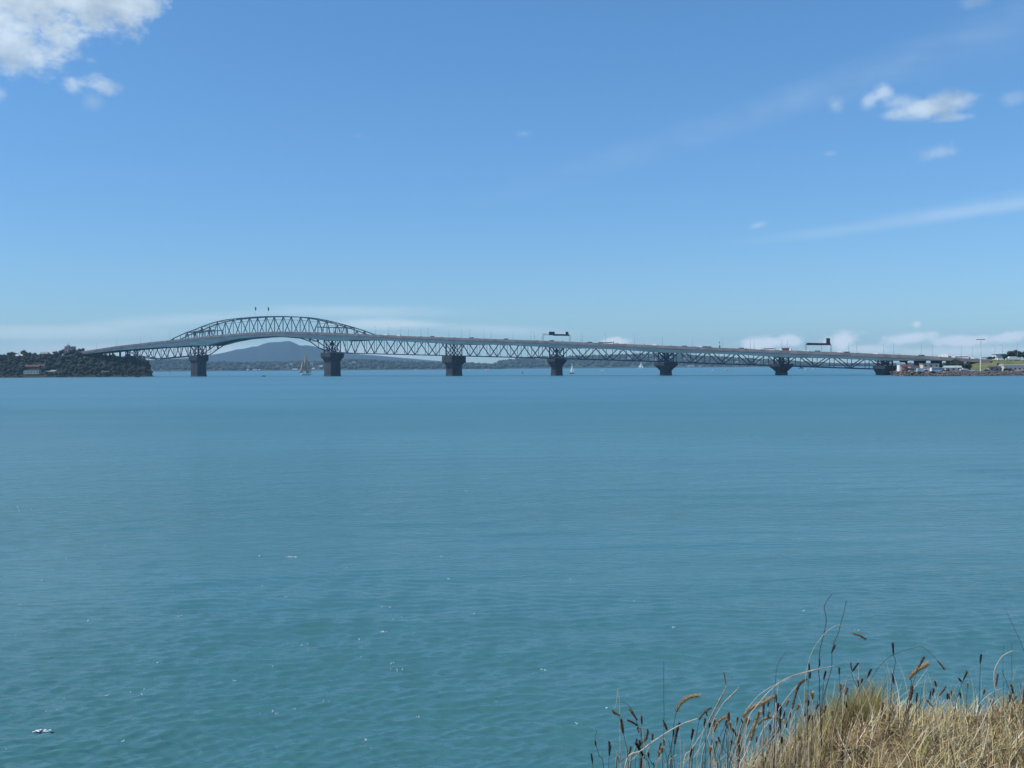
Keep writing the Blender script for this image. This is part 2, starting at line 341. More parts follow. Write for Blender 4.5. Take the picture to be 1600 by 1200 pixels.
# unit lumpy balls used for distant woods
def ico(sub):
    bm = bmesh.new(); bmesh.ops.create_icosphere(bm, subdivisions=sub, radius=1.0)
    V = np.array([v.co[:] for v in bm.verts]); Fc = np.array([[v.index for v in f.verts] for f in bm.faces]); bm.free(); return V, Fc
ICO1, ICO2 = ico(1), ico(2)
def lumpy(base, seed, amp):
    V, Fc = base; W = V.copy()
    for i, v in enumerate(V): W[i] = v*(1+amp*mnoise.noise(Vector(v)*2.1+Vector((seed, seed*2, 0))))
    return W, Fc
LB = [lumpy(ICO2, i*3.7, 0.9) for i in range(6)]
def wood(name, pts, material, label=None):
    """one mass of far-off trees: pts = (x,y,z,r,h)"""
    Vs, Fs, o = [], [], 0
    for (x, y, z, r, h_) in pts:
        V, Fc = LB[random.randrange(6)]; a = random.uniform(0, 6.28); ca, sa = math.cos(a), math.sin(a)
        Q = np.stack([(V[:, 0]*ca-V[:, 1]*sa)*r+x, (V[:, 0]*sa+V[:, 1]*ca)*r+y, V[:, 2]*h_*.55+z+h_*.45], 1)
        Vs.append(Q); Fs.append(Fc+o); o += len(V)
    ob = link(name, np_mesh(name, np.concatenate(Vs), np.concatenate(Fs), material))
    return tag(ob, label=label, cat='woodland', kind='stuff')

# volcanic island far behind
mount_m = mat('island_scrub', (0.008, 0.020, 0.022), 0.9, 0.3, 0.004, col2=(0.018, 0.030, 0.028))
mt_top = [(150, 566), (200, 563.5), (250, 561.5), (290, 559.5), (327, 555), (345, 552), (360, 548.5), (370, 546), (383, 544.5), (395, 541.5), (403, 541), (410, 538), (420, 535), (430, 534.3), (437, 534.2), (445, 533), (453, 532.6), (461, 536), (469, 540), (478, 539.5), (486, 540.3), (500, 544), (520, 548.5), (540, 551.5), (577, 554.5), (610, 557.5), (640, 560), (700, 565), (740, 569), (790, 573)]
land('mountain', mt_top, 7600, 9300, 11500, mount_m, 2.5, 3.0, 300, shape=((0, 0), (.02, .03), (.2, .14), (.5, .42), (.8, .8), (1, 1)))
# low land all along the back
farland_m = mat('far_shore_bush', (0.025, 0.038, 0.025), 0.9, 0.3, 0.01, col2=(0.055, 0.062, 0.038))
land('far_hills', [(-150, 569), (100, 567), (300, 569), (600, 570), (800, 569), (1000, 566), (1200, 566), (1400, 568), (1500, 566), (1800, 564)], 8200, 9600, 11500, farland_m, 8, 4.0, 300, seed=5)
B_top = [(222, 566), (240, 562.5), (270, 562), (300, 563), (330, 565.5), (380, 566), (430, 566), (500, 565), (540, 562), (570, 561.5), (600, 563.5), (640, 565), (690, 567), (740, 568), (790, 570)]
B_o, B_h = land('far_shore', B_top, 4700, 5250, 6000, farland_m, 3, 3.0, 150, minus=7, seed=2)
C_top = [(765, 572), (775, 567.5), (783, 563.5), (800, 561.5), (850, 557.5), (900, 556.5), (950, 555.5), (1000, 552.5), (1060, 553.5), (1100, 556.5), (1160, 560), (1200, 562), (1260, 566), (1340, 571), (1420, 572), (1500, 572)]
C_o, C_h = land('far_shore', C_top, 5200, 5800, 6700, farland_m, 3, 3.0, 150, minus=8, seed=9)
wood_far = mat('far_bush_foliage', (0.016, 0.030, 0.018), 0.95, 0.3, 0.02, col2=(0.045, 0.055, 0.032))
wood_mid = mat('shore_bush_foliage', (0.012, 0.028, 0.015), 0.95, 0.3, 0.02, col2=(0.038, 0.055, 0.026))
# ------------------------------------------------------------------ houses
def pixel_of(p):
    q = ROT.transposed() @ (p-Vector((0, 0, CAMZ))); return 800-F*q.x/q.z, 600+F*q.y/q.z
def mpx(p): return p.y/F
def on_slope(hf, px, py):
    best = None
    for i in range(0, 60):
        p = hf(px, .01+i/60); x, y = pixel_of(p); e_ = abs(y-py)
        if best is None or e_ < best[0]: best = (e_, p)
    return best[1]
def wood_spots(hf, n, x0, x1, houses, rr, hh, keep=lambda px, fr: True):
    out = []
    hp = [(px, py, on_slope(hf, px, py), w_) for px, py, w_ in houses]
    for i in range(n):
        px = random.uniform(x0, x1); fr = random.uniform(.05, 1.05); p = hf(px, fr); r = random.uniform(*rr); h_ = random.uniform(*hh)
        if not keep(px, fr): continue
        ty = pixel_of(p+Vector((0, 0, h_)))[1]; X = pixel_of(p)[0]
        if any(abs(X-a) < (w_/2+r)/mpx(q) and ((p.y < q.y+14 and ty < b_-1.2) ) for a, b_, q, w_ in hp): continue
        out.append((p.x, p.y, p.z, r, h_))
    return out
def house(px, py, D, wd, ht, dp, wall, roof, label, group, z0=None, kind='gable', rz=0.0, cat='house', name='house'):
    p = at(px, py, D) if z0 is None else Vector((ground_x(px, D), D, z0))
    r = empty(name, p, rz); tag(r, label, cat, group)
    MB().box((0, 0, ht/2), (wd, dp, ht)).build('wall', wall, r)
    rf = MB(); e = .5; rh = min(dp, wd)*.32 if kind == 'gable' else .5
    if kind == 'gable':
        a, c = wd/2+e, dp/2+e
        rf.add([(-a, -c, ht), (a, -c, ht), (a, c, ht), (-a, c, ht), (-a, 0, ht+rh), (a, 0, ht+rh)], [(0, 1, 5, 4), (2, 3, 4, 5), (0, 4, 3), (1, 2, 5), (3, 2, 1, 0)])
    elif kind == 'hip':
        a, c, q = wd/2+e, dp/2+e, max(wd/2-dp/2, .4)
        rf.add([(-a, -c, ht), (a, -c, ht), (a, c, ht), (-a, c, ht), (-q, 0, ht+rh), (q, 0, ht+rh)], [(0, 1, 5, 4), (2, 3, 4, 5), (0, 4, 3), (1, 2, 5), (3, 2, 1, 0)])
    elif kind == 'front':
        a, c = wd/2+e, dp/2+e; rh = wd*.45
        rf.add([(-a, -c, ht), (a, -c, ht), (a, c, ht), (-a, c, ht), (0, -c, ht+rh), (0, c, ht+rh)], [(0, 1, 4), (2, 3, 5), (0, 4, 5, 3), (1, 2, 5, 4), (3, 2, 1, 0)])
    else: rf.box((0, 0, ht+.25), (wd+1, dp+1, .5))
    rf.build('roof', roof, r)
    nfl = max(1, int(ht/2.9)); nw = max(1, int(wd/3.6))
    if D < 3000 or wd > 25:
        wmh = MB().box((0, 0, 0), (1.5, .12, 1.3)).mesh('window', glass_m)
        for fl in range(nfl):
            for i in range(nw):
                o = link('window', wmh, r, ((i-(nw-1)/2)*wd/nw, -dp/2-.03, fl*2.9+1.7))
    return r
GF = 'houses on the far shore'
HS = [(389, 571.5, 10, white_m, grey_roof, 'tiny white house among trees under the arch, left of the others'),
 (434, 571.5, 14, pink_wall, red_roof, 'pinkish house on the far shore below the arch centre'),
 (427, 573.5, 10, cream_m, red_roof, 'small cream house just below the pinkish one'),
 (448, 569.8, 12, white_m, grey_roof, 'small white house left of the sailing ship mast, uppermost of three'),
 (455, 569.5, 14, white_m, grey_roof, 'white house touching the uppermost one left of the sailing ship'),
 (451, 573.8, 12, cream_m, grey_roof, 'small pale house under the two white ones left of the ship'),
 (461, 576.3, 22, white_m, grey_roof, 'long low white building at the water left of the sailing ship'),
 (487, 569, 14, cream_m, grey_roof, 'pale house right behind the sailing ship rigging'),
 (496, 573.5, 15, pink_wall, red_roof, 'pink house with red roof left of the second arch pier'),
 (502, 571.5, 14, white_m, red_roof, 'white house with red roof against the second arch pier'),
 (490, 575.5, 12, white_m, red_roof, 'low white house at the shore between ship and pier'),
 (553, 565.5, 14, white_m, grey_roof, 'white house on the hill right of the second arch pier'),
 (564, 563.5, 12, pink_wall, red_roof, 'pinkish house on the hilltop right of the white one'),
 (546, 568, 10, cream_m, red_roof, 'small cream house half hidden by trees right of the pier'),
 (419, 569, 11, cream_m, red_roof, 'small cream house among trees below the arch crown'),
 (375, 572, 11, brown_wall, red_roof, 'brown house with red roof in far trees'),
 (440, 575.5, 12, brown_wall, red_roof, 'brown house by the far beach left of the white long building')]
wood('distant_woodland', wood_spots(B_h, 1200, 224, 788, [(a[0], a[1]+1, a[2]) for a in HS], (5, 12), (8, 14)), wood_far, 'blue-grey band of trees on the far shore behind the arch span')
for (px, py, wd, wl, rf, lb) in HS:
    q = on_slope(B_h, px, py+1.0); house(px, 0, q.y, wd, z0=q.z-.5, ht=random.uniform(5, 7), dp=9, wall=wl, roof=rf, label=lb, group=GF, rz=random.uniform(-.3, .3), kind=random.choice(['gable', 'hip']))
house(360, 576.8, 4780, 34, 4.5, 12, brown_wall, red_roof, 'long low red roofed building on the far shore near the first arch pier', None, kind='gable', cat='building', name='building')
for i, px in enumerate((387, 396.5, 400, 405)):
    house(px, 579.2, 4715, 8, 3.2, 10, white_m, white_m, ['white pointed boat shed standing apart on the far beach', 'leftmost of three joined white boat sheds', 'middle one of three white boat sheds', 'rightmost white boat shed of the row of three'][i], 'white boat sheds on the far beach', kind='front', cat='boat shed', name='boat_shed')
CS = [(777, 574.5, 9, white_m, 'narrow white house at the tip of the dark wooded shore'), (785, 573.5, 14, cream_m, 'tan house near the tip of the dark wooded shore'),
   (960, 558.5, 22, pink_wall, 'tan building on the hill behind the truss left of the fourth span'), (984, 559, 20, cream_m, 'cream house seen through the truss beside the tan building'), (1000, 556.5, 15, pink_wall, 'small pinkish house on hilltop behind the truss'),
   (1049.5, 558, 18, white_m, 'bright white house seen through the truss over the fifth pier'), (1080, 572.4, 30, cream_m, 'long cream waterfront building right of the fifth pier'), (1096, 572, 16, pink_wall, 'small pinkish waterfront building right of the long cream one'),
   (1010, 555.5, 16, cream_m, 'cream house on the ridge seen through the truss before the fifth pier'), (1026, 562, 15, pink_wall, 'pink house behind the cap of the fifth pier'), (1071, 560, 16, cream_m, 'cream house seen through truss right of the fifth pier'),
   (1085, 563, 14, white_m, 'small white house seen through lower chord of the sixth span'), (1132, 563, 16, pink_wall, 'pinkish house through the truss mid span'), (1152, 566, 14, white_m, 'white house through the truss right of mid span'),
   (1184, 566, 18, white_m, 'white house through the truss left of the sixth pier'), (1214, 562.5, 16, brown_wall, 'brown house seen behind the sixth pier top'), (840, 562, 22, brown_wall, 'brown house on the wooded slope left of the fourth pier'), (925, 564, 18, brown_wall, 'brown house low on the wooded slope behind the small motorboat')]
wood('distant_woodland', wood_spots(C_h, 1700, 768, 1430, [(a[0], a[1]+1.2, a[2]) for a in CS], (6, 13), (9, 15), lambda px, fr: fbm(px/30, fr*2, 4) < .38), wood_mid, 'dark green wooded shore seen through the lower right spans')
for (px, py, wd, wl, lb) in CS:
    q = on_slope(C_h, px, py+1.2); house(px, 0, q.y, wd, random.uniform(5, 8), 10, wl, random.choice([red_roof, grey_roof]), lb, 'houses on the wooded shore', z0=q.z-.5, rz=random.uniform(-.3, .3))

# ------------------------------------------------------------------ bridge
BC = Vector((0.842, -0.539, 0)).normalized(); BN = Vector((-BC.y, BC.x, 0))       # along the deck; across it, away from the viewer
B0 = Vector((-421, 1474, 0))
def bp_(s, o=0.0, z=0.0): return B0+BC*s+BN*o+Vector((0, 0, z))
def hit(px, py, o=0.0):
    """sight line of a pixel met with the upright plane o metres across the bridge -> (s, z)"""
    d = ray(px, py); q = B0+BN*o; t_ = (q.x*BN.x+q.y*BN.y)/(d.x*BN.x+d.y*BN.y)
    p = Vector((0, 0, CAMZ))+d*t_; return (p-B0).dot(BC), p.z
def prof(L_, o): return [hit(x, y, o) for x, y in L_]
OF = 15.5; OT = 7.0
TOPL = [(100, 553), (135, 548), (180, 541), (240, 534), (270, 531), (300, 527.5), (340, 523.5), (370, 521), (400, 519), (425, 518), (450, 518), (475, 518.5), (500, 519.3), (530, 520.8), (560, 522), (585, 522.8), (620, 524.6), (700, 527.2), (760, 529.2), (840, 532), (900, 534.5), (1000, 538.5), (1100, 542.5), (1220, 547.2), (1300, 550), (1410, 554.6), (1480, 558), (1540, 561.5), (1620, 565)]
THK = [(100, 4.5), (135, 5), (180, 7), (240, 9.5), (300, 12.5), (322, 15), (345, 11), (370, 8.5), (425, 7.5), (475, 9.5), (500, 12), (530, 12), (560, 9.5), (600, 8.3), (680, 9.5), (709, 11), (740, 9.5), (790, 9), (840, 9.5), (870, 11), (900, 9.5), (960, 9), (1040, 11.5), (1100, 9.5), (1160, 9.5), (1220, 11.5), (1300, 9.8), (1383, 10.5), (1440, 7.5), (1480, 6.2), (1620, 5)]
topP = prof(TOPL, -OF); botP = prof([(x, interp(TOPL, x)+interp(THK, x)) for x, _ in sorted(set([(a, 0) for a, _ in THK]+[(a, 0) for a, _ in TOPL]))], -OF)
def zt(s): return interp(topP, s)          # parapet top
def zg(s): return interp(botP, s)          # girder underside
S0 = hit(112, 550)[0]; S1 = hit(1560, 563)[0]
PB = 1.15; EDGE = 1.7                      # parapet height above the road; edge beam depth
bridge = empty('harbour_bridge', bp_(0)); tag(bridge, 'long grey steel truss bridge with an arched main span on concrete piers', 'bridge')
def bpart(mb, name, m, parent=None, **kw):
    """meshes written in world coordinates, parented under the bridge"""
    for i, v in enumerate(mb.v): mb.v[i] = (v[0]-B0.x, v[1]-B0.y, v[2])
    return mb.build(name, m, parent or bridge, **kw)
def sweep(mb, ss, sec, closed=True):
    """sec(s) -> list of (o,z) round the section"""
    o = len(mb.v); n = len(sec(ss[0]))
    for s in ss:
        for (a, z) in sec(s): mb.v.append(tuple(bp_(s, a, z)))
    for i in range(len(ss)-1):
        for j in range(n if closed else n-1):
            a = o+i*n+j; b_ = o+i*n+(j+1) % n; mb.f.append((a, a+n, b_+n, b_)); mb.m.append(0)
    if closed:
        mb.f.append(tuple(range(o, o+n))); mb.m.append(0); e = o+(len(ss)-1)*n; mb.f.append(tuple(range(e+n-1, e-1, -1))); mb.m.append(0)
    return mb
SS = list(np.arange(S0, S1, 6.0))
for sg in (-1, 1):
    a, b_ = sorted((sg*OF, sg*(OF-1.2)))
    bpart(sweep(MB(), SS, lambda s: [(sg*(OF-.3), zt(s)-PB-EDGE), (sg*(OF-.3), zg(s)+.25), (sg*(OF-2.0), zg(s)), (sg*(OT+1.2), zg(s)+.2), (sg*(OT+1.2), zt(s)-PB-EDGE)]), 'box_girder', girder_m)
    bpart(sweep(MB(), SS, lambda s: [(sg*(OF), zt(s)-PB-.02), (sg*(OF), zt(s)-PB-EDGE), (sg*(OF-1.2), zt(s)-PB-EDGE-.05), (sg*(OF-1.2), zt(s)-PB-.02)]), 'edge_beam', parapet_m)
    pr = sweep(MB(), SS, lambda s: [(sg*(OF-.05), zt(s)-.12), (sg*(OF-.05), zt(s)-PB+.02), (sg*(OF-.35), zt(s)-PB+.02), (sg*(OF-.35), zt(s)-.12)])
    bpart(pr, 'parapet', parapet_m)
    bpart(sweep(MB(), SS, lambda s: [(sg*(OF-.1), zt(s)), (sg*(OF-.1), zt(s)-.1), (sg*(OF-.3), zt(s)-.1), (sg*(OF-.3), zt(s))]), 'handrail', pole_m)
bpart(sweep(MB(), SS, lambda s: [(-OF+1.25, zt(s)-PB-.04), (-OF+1.25, zt(s)-PB-.6), (OF-1.25, zt(s)-PB-.6), (OF-1.25, zt(s)-PB-.04)]), 'roadway', asphalt)
for off in (-11.5, -4.0, 0.0, 4.0, 11.5):
    bpart(sweep(MB(), SS, lambda s: [(off-.12, zt(s)-PB), (off-.12, zt(s)-PB-.05), (off+.12, zt(s)-PB-.05), (off+.12, zt(s)-PB)]), 'lane_line', white_m)

PIERPX = [206, 310.5, 519, 709.5, 870, 1040, 1221, 1383]
PS = [hit(x, 580)[0] for x in PIERPX]
BOTL = [(150, 556), (206, 556), (240, 561), (290, 556.5), (300, 556), (318, 554), (326, 547), (334, 540), (345, 535), (360, 530.5), (380, 527.5), (400, 526), (440, 526), (470, 528.5), (482, 532), (492, 538), (500, 545), (505, 549.5), (540, 551.8), (640, 554.3), (700, 555.8), (840, 559.2), (880, 560.5), (1030, 565), (1110, 568.2), (1215, 571.5), (1300, 574.5), (1375, 577)]
ARCH = [(262, 533), (290, 520), (300, 517), (317.5, 509.5), (335, 503.5), (350, 500.3), (370, 497.7), (400, 495.2), (420, 494.5), (447, 494.5), (469.5, 495.5), (491.5, 498.5), (513.5, 503.8), (530, 508), (540, 511), (557.5, 516.5), (572, 522), (580, 525)]
botC = prof(BOTL, -OT); archC = prof(ARCH, -OT)
def zb(s): return interp(botC, s)
def zc(s):
    base = zt(s)-PB-1.6
    return max(base, interp(archC, s)) if archC[0][0] < s < archC[-1][0] else base
npan = []
for a, b_ in zip(PS[:-1], PS[1:]): npan.append(max(4, 2*round((b_-a)/14.8/2)))
for k_, (a, b_) in enumerate(zip(PS[:-1], PS[1:])):
    n = npan[k_]
    for sg in (-1, 1):
        o = sg*OT; nodes = [a+(b_-a)*i/n for i in range(n+1)]
        fine = list(np.linspace(a, b_, n*2+1))
        tp = MB()
        for s1, s2 in zip(nodes[:-1], nodes[1:]): tp.bar(bp_(s1, o, zc(s1)), bp_(s2, o, zc(s2)), .9, 1.1)
        plane = bpart(tp, 'truss_span', steel)          # the top chord carries the rest of the frame
        bt = MB()
        for s1, s2 in zip(nodes[:-1], nodes[1:]): bt.bar(bp_(s1, o, zb(s1)), bp_(s2, o, zb(s2)), .9, 1.0)
        bpart(bt, 'bottom_chord', steel, plane)
        for i, s1 in enumerate(nodes):
            if zc(s1)-zb(s1) > 1.5: bpart(MB().bar(bp_(s1, o, zb(s1)), bp_(s1, o, zc(s1)), .5, .5), 'vertical', steel, plane)
            if i < n:
                s2 = nodes[i+1]; up = (i % 2 == 0)
                z1, z2 = (zb(s1), zc(s2)) if up else (zc(s1), zb(s2))
                bpart(MB().bar(bp_(s1, o, z1), bp_(s2, o, z2), .74, .74), 'diagonal', steel, plane)
    cb = MB(); ub = MB()
    for s1 in [a+(b_-a)*i/n for i in range(n+1)]:
        cb.bar(bp_(s1, -OT, zb(s1)), bp_(s1, OT, zb(s1)), .4)
        if zc(s1) > zt(s1)+7:
            ub.bar(bp_(s1, -OT, zc(s1)), bp_(s1, OT, zc(s1)), .5)
            zl = max(zt(s1)+6, zc(s1)-4)
            if zl < zc(s1)-1: ub.bar(bp_(s1, -OT, zl), bp_(s1, OT, zl), .35)
    ns = [a+(b_-a)*i/n for i in range(n+1)]
    for i, (s1, s2) in enumerate(zip(ns[:-1], ns[1:])):
        cb.bar(bp_(s1, -OT if i % 2 else OT, zb(s1)), bp_(s2, OT if i % 2 else -OT, zb(s2)), .35)
        if zc(s1) > zt(s1)+7 and zc(s2) > zt(s2)+7: ub.bar(bp_(s1, -OT if i % 2 else OT, zc(s1)), bp_(s2, OT if i % 2 else -OT, zc(s2)), .35)
    bpart(cb, 'bottom_bracing', steel)
    if ub.v: bpart(ub, 'top_bracing', steel)

for (xa, ya, xb, yb) in ((290, 520.0, 336, 515.5), (493, 511.0, 541, 512.0)):
    (sa, za_), (sb2, zb2) = hit(xa, ya, -OT), hit(xb, yb, -OT)
    for o in (-OT, OT):
        m_ = MB().bar(bp_(sa, o, za_), bp_(sb2, o, zb2), 1.0, 1.1); ns_ = 5
        for i in range(ns_+1):
            s1 = sa+(sb2-sa)*i/ns_; z1 = za_+(zb2-za_)*i/ns_; m_.bar(bp_(s1, o, z1), bp_(s1, o, zt(s1)-2), .5)
        bpart(m_, 'end_frame', steel)
# piers: (px, cap top y, cap bottom y, flare end y, shaft width px, cap width px)
def pier(px, ycap, ycb, yfl, wshaft, wcap, ybase=None, hl=12.0):
    s, _ = hit(px, 580); p0 = bp_(s); D = p0.y; ppm = F/D
    u = (px-800)/F
    kx = abs(BN.x-u*BN.y)*ppm; kb = abs(BC.x-u*BC.y)*ppm          # px per metre across / along the bridge
    Ls = min(hl*2, wshaft*.55/kx); Ts = (wshaft-Ls*kx)/kb; Lc = Ls+ (wcap-wshaft)*.5/kx; Tc = Ts+(wcap-wshaft)*.5/kb
    z = lambda y: at(px, y, D).z
    def ring(L_, T_, zz, ch=.18):
        out = []
        for (a, b__) in ((-1, -1+ch*2), (-1+ch, -1), (1-ch, -1), (1, -1+ch*2), (1, 1-ch*2), (1-ch, 1), (-1+ch, 1), (-1, 1-ch*2)):
            out.append(tuple(bp_(s, b__*L_/2, zz)+BC*(a*T_/2)))
        return out
    def stack(rings):
        mb = MB(); vs = [v for r in rings for v in r]; n = 8; fs = []
        for i in range(len(rings)-1):
            for j in range(n): fs.append((i*n+j, i*n+(j+1) % n, (i+1)*n+(j+1) % n, (i+1)*n+j))
        fs += [tuple(range(n-1, -1, -1)), tuple(range((len(rings)-1)*n, len(rings)*n))]
        return mb.add(vs, fs)
    zs, zc_, zct = z(yfl), z(ycb), z(ycap)
    sh = bpart(stack([ring(Ls*1.02, Ts*1.02, 2.2), ring(Ls, Ts, zs)]), 'pier', pier_m)
    bpart(stack([ring(Ls*1.06, Ts*1.06, -5), ring(Ls*1.06, Ts*1.06, 2.3)]), 'tidal_base', pier_wet, sh)
    bpart(stack([ring(Ls, Ts, zs+.01), ring((Ls+Lc)/2*.98, (Ts+Tc)/2*.98, zs*.45+zc_*.55), ring(Lc, Tc, zc_), ring(Lc, Tc, zct)]), 'pier_cap', pier_m, sh)
    legs = MB()
    ztop = zg(s)
    for o in (-OT, OT):
        for ds in (-Tc*.36, Tc*.36):
            legs.bar(bp_(s+ds, o, zct-.3), bp_(s+ds, o, ztop+.5), 1.1)
        legs.bar(bp_(s-Tc*.36, o, zct), bp_(s+Tc*.36, o, ztop), .7); legs.bar(bp_(s+Tc*.36, o, zct), bp_(s-Tc*.36, o, ztop), .7)
    legs.bar(bp_(s, -OT, zct+.6), bp_(s, OT, ztop-.6), .7); legs.bar(bp_(s, OT, zct+.6), bp_(s, -OT, ztop-.6), .7)
    legs.bar(bp_(s, -OF+2, ztop+.3), bp_(s, OF-2, ztop+.3), 2.2, 1.8)
    bpart(legs, 'steel_tower', steel, sh)
    return s
pier(310.5, 555.5, 563, 566, 26, 34)
pier(519.5, 551, 558, 564.5, 27.5, 40)
pier(709.5, 556.5, 566, 571, 27, 41)
pier(870, 560.5, 565, 573, 19.5, 34)
pier(1040.5, 566.5, 571, 579, 20, 41)
pier(1221, 568.5, 572.5, 580.5, 20.5, 43)
pier(1383, 571.5, 576, 585, 31, 42, hl=16)
pier(206, 556, 561, 566, 14, 16)
# concrete columns of the approach viaducts
for px in (1412, 1434, 1441, 1460, 1466, 1484, 1500, 1516):
    s, _ = hit(px, 575)
    for o in (-9, 0, 9): bpart(MB().bar(bp_(s, o, 1.0), bp_(s, o, zg(s)+.4), 1.5, 2.2), 'viaduct_column', pier_m)
    bpart(MB().bar(bp_(s, -12, zg(s)-.3), bp_(s, 12, zg(s)-.3), 1.8, 1.4), 'crosshead', pier_m)
for px in (118, 134, 150, 166, 182, 194):
    s, _ = hit(px, 575)
    for o in (-6, 6): bpart(MB().bar(bp_(s, o, 4.0), bp_(s, o, zg(s)+.4), 1.3, 1.8), 'viaduct_column', pier_m)

# flags on the arch crown
def zarch(s): return interp(archC, s)
for i, px in enumerate((398.5, 418.5)):
    s, z = hit(px, 495, -OT); zz = zarch(s)+.5
    zt_ = hit(px, 478.5, -OT)[1]
    f = empty('flagpole', bp_(s, -OT, zz)); tag(f, ['left one of two flagpoles on the arch crown with hanging dark flag', 'right one of two flagpoles on the arch crown with curled dark flag'][i], 'flagpole', 'flagpoles on top of the arch')
    MB().tube([(0, 0, 0), (0, 0, zt_-zz)], [.11, .06], 6).build('pole', pole_m, f)
    fl = MB(); H = zt_-zz; n = 7; 
    vs = []; rows = 6
    for a in range(rows+1):
        for b_ in range(n+1):
            u = b_/n; v = a/rows
            vs.append((u*2.3*(1-.25*v)*BC.x + .35*math.sin(u*7+v*2)*BN.x, u*2.3*BC.y+.35*math.sin(u*7+v*2+i)*BN.y, H-.3-v*4.2-u*1.6-(.6*u*u if i else 0)))
    fl.add(vs, [(a*(n+1)+b_, a*(n+1)+b_+1, (a+1)*(n+1)+b_+1, (a+1)*(n+1)+b_) for a in range(rows) for b_ in range(n)])
    fo = fl.build('flag', mat('navy_flag_cloth', (0.02, 0.025, 0.06), 0.8), f, smooth=True); sm = fo.modifiers.new('t', 'SOLIDIFY'); sm.thickness = .05

# overhead gantries
def gantry(pxa, pxb, ybeam, boxes, m, label, beam_h=1.6):
    sa, _ = hit(pxa, 540, -OF); sb_, _ = hit(pxb, 545, OF-1)
    A = bp_(sa, -OF+1.0, zt(sa)-PB); Bq = bp_(sb_, OF-1.0, zt(sb_)-PB)
    g = empty('sign_gantry', A); tag(g, label, 'gantry', 'sign gantries over the road')
    za = at(pxa, ybeam, A.y).z-A.z; off = Bq-A; d = Vector((off.x, off.y, 0)); 
    zb_ = at(pxb, ybeam+1, Bq.y).z-A.z; u = d.normalized(); q = Vector((-u.y, u.x, 0))
    for base in (Vector((0, 0, 0)), off):
        zz = za if base.length < 1 else zb_
        m_ = MB()
        for e in (-.9, .9):
            pb = base+u*e; m_.bar(pb, (pb.x, pb.y, zz), .28)
        nb = 6
        for i in range(nb):
            z1 = base.z+(zz-base.z)*i/nb; z2 = base.z+(zz-base.z)*(i+1)/nb; e = .9 if i % 2 else -.9
            m_.bar(base*1.0+u*e+Vector((0, 0, z1-base.z)), base+u*-e+Vector((0, 0, z2-base.z)), .14)
        m_.build('post', pole_m, g)
    MB().bar((0, 0, za), (off.x, off.y, zb_), .5, .45).bar((q.x*1.2, q.y*1.2, za+beam_h*.7), (off.x+q.x*1.2, off.y+q.y*1.2, zb_+beam_h*.7), .4, .4).build('beam', pole_m, g)
    for (t0, t1, z0, z1) in boxes:
        c0 = off*t0; c1 = off*t1; zm = za+(zb_-za)*(t0+t1)/2+(z0+z1)/2
        MB().bar((c0.x-q.x*.6, c0.y-q.y*.6, zm), (c1.x-q.x*.6, c1.y-q.y*.6, zm), .9, z1-z0).build('sign_panel', m, g)
    return g
gantry(847.5, 890.5, 523.2, [(.22, .42, -.2, 3.6), (.38, .97, -.6, 1.0), (.84, .93, 1.0, 3.9)], dark_m, 'left gantry over the road with a dark beam and two box signs on top')
gantry(1258.5, 1298.5, 537.6, [(.03, .95, -.8, 1.2), (.80, .93, 1.2, 6.0)], maroon, 'right gantry over the road with a maroon beam and one tall narrow sign')

# street lamps on the deck
LAMPS = [(150, 0), (181, 0), (219, 0), (237, 1), (265, 0), (588, 1), (607, 0), (625.5, 0), (639, 1), (657, 0), (670, 1), (701, 0), (722, 1), (733, 0), (757, 1), (766.5, 0), (801, 0), (829, 0), (836, 1), (907, 0), (911, 1), (947, 1), (991, 0), (1034.5, 0), (1081, 0), (1128.6, 0), (1172, 0), (1179, 1), (1221, 0), (1231, 1), (1284, 1), (1325.5, 0), (1339, 1), (1380.5, 0), (1396.5, 1), (1439, 0), (1457, 1), (1501.5, 0), (1519.5, 1)]
lm = MB().tube([(0, 0, 0), (0, 0, 5), (0, 0, 10.4)], [.17, .13, .09], 6).tube([(0, 0, 10.3), (0, .7, 10.75), (0, 2.1, 10.9)], [.08, .07, .06], 5).mesh('post', pole_m)
lh = MB().box((0, 2.4, 10.88), (.35, 1.0, .2)).mesh('lamp_head', mat('lamp_head_grey', (0.35, 0.36, 0.37)))
rzb = math.atan2(BC.y, BC.x)
for i, (px, far) in enumerate(LAMPS):
    s, _ = hit(px, 540, OF if far else -OF); side_ = (OF-.9) if far else -(OF-.9)
    L0 = empty('street_lamp', bp_(s, side_, zt(s)-PB), rzb+(math.pi if far else 0))
    where = 'rising left approach' if px < 270 else 'third span' if px < 709 else 'fourth span' if px < 870 else 'fifth span' if px < 1040 else 'sixth span' if px < 1221 else 'last truss span' if px < 1383 else 'right viaduct'
    tag(L0, f"tall thin street lamp on the {'far' if far else 'near'} kerb over the bridge's {where}", 'street lamp', 'street lamps along the bridge')
    link('post', lm, L0); link('lamp_head', lh, L0)
s, _ = hit(1124, 545, -OF); e = empty('signal_mast', bp_(s, -OF+.9, zt(s)-PB)); tag(e, 'short dark signal mast with boxes on the bridge deck over the sixth span', 'mast')
MB().tube([(0, 0, 0), (0, 0, 8.5)], [.15, .1]).build('post', pole_m, e); MB().box((0, 0, 2.2), (1.0, .9, 2.4)).build('control_box', dark_m, e); MB().box((0, 0, 6.3), (.8, .5, 1.2)).build('signal_head', dark_m, e)

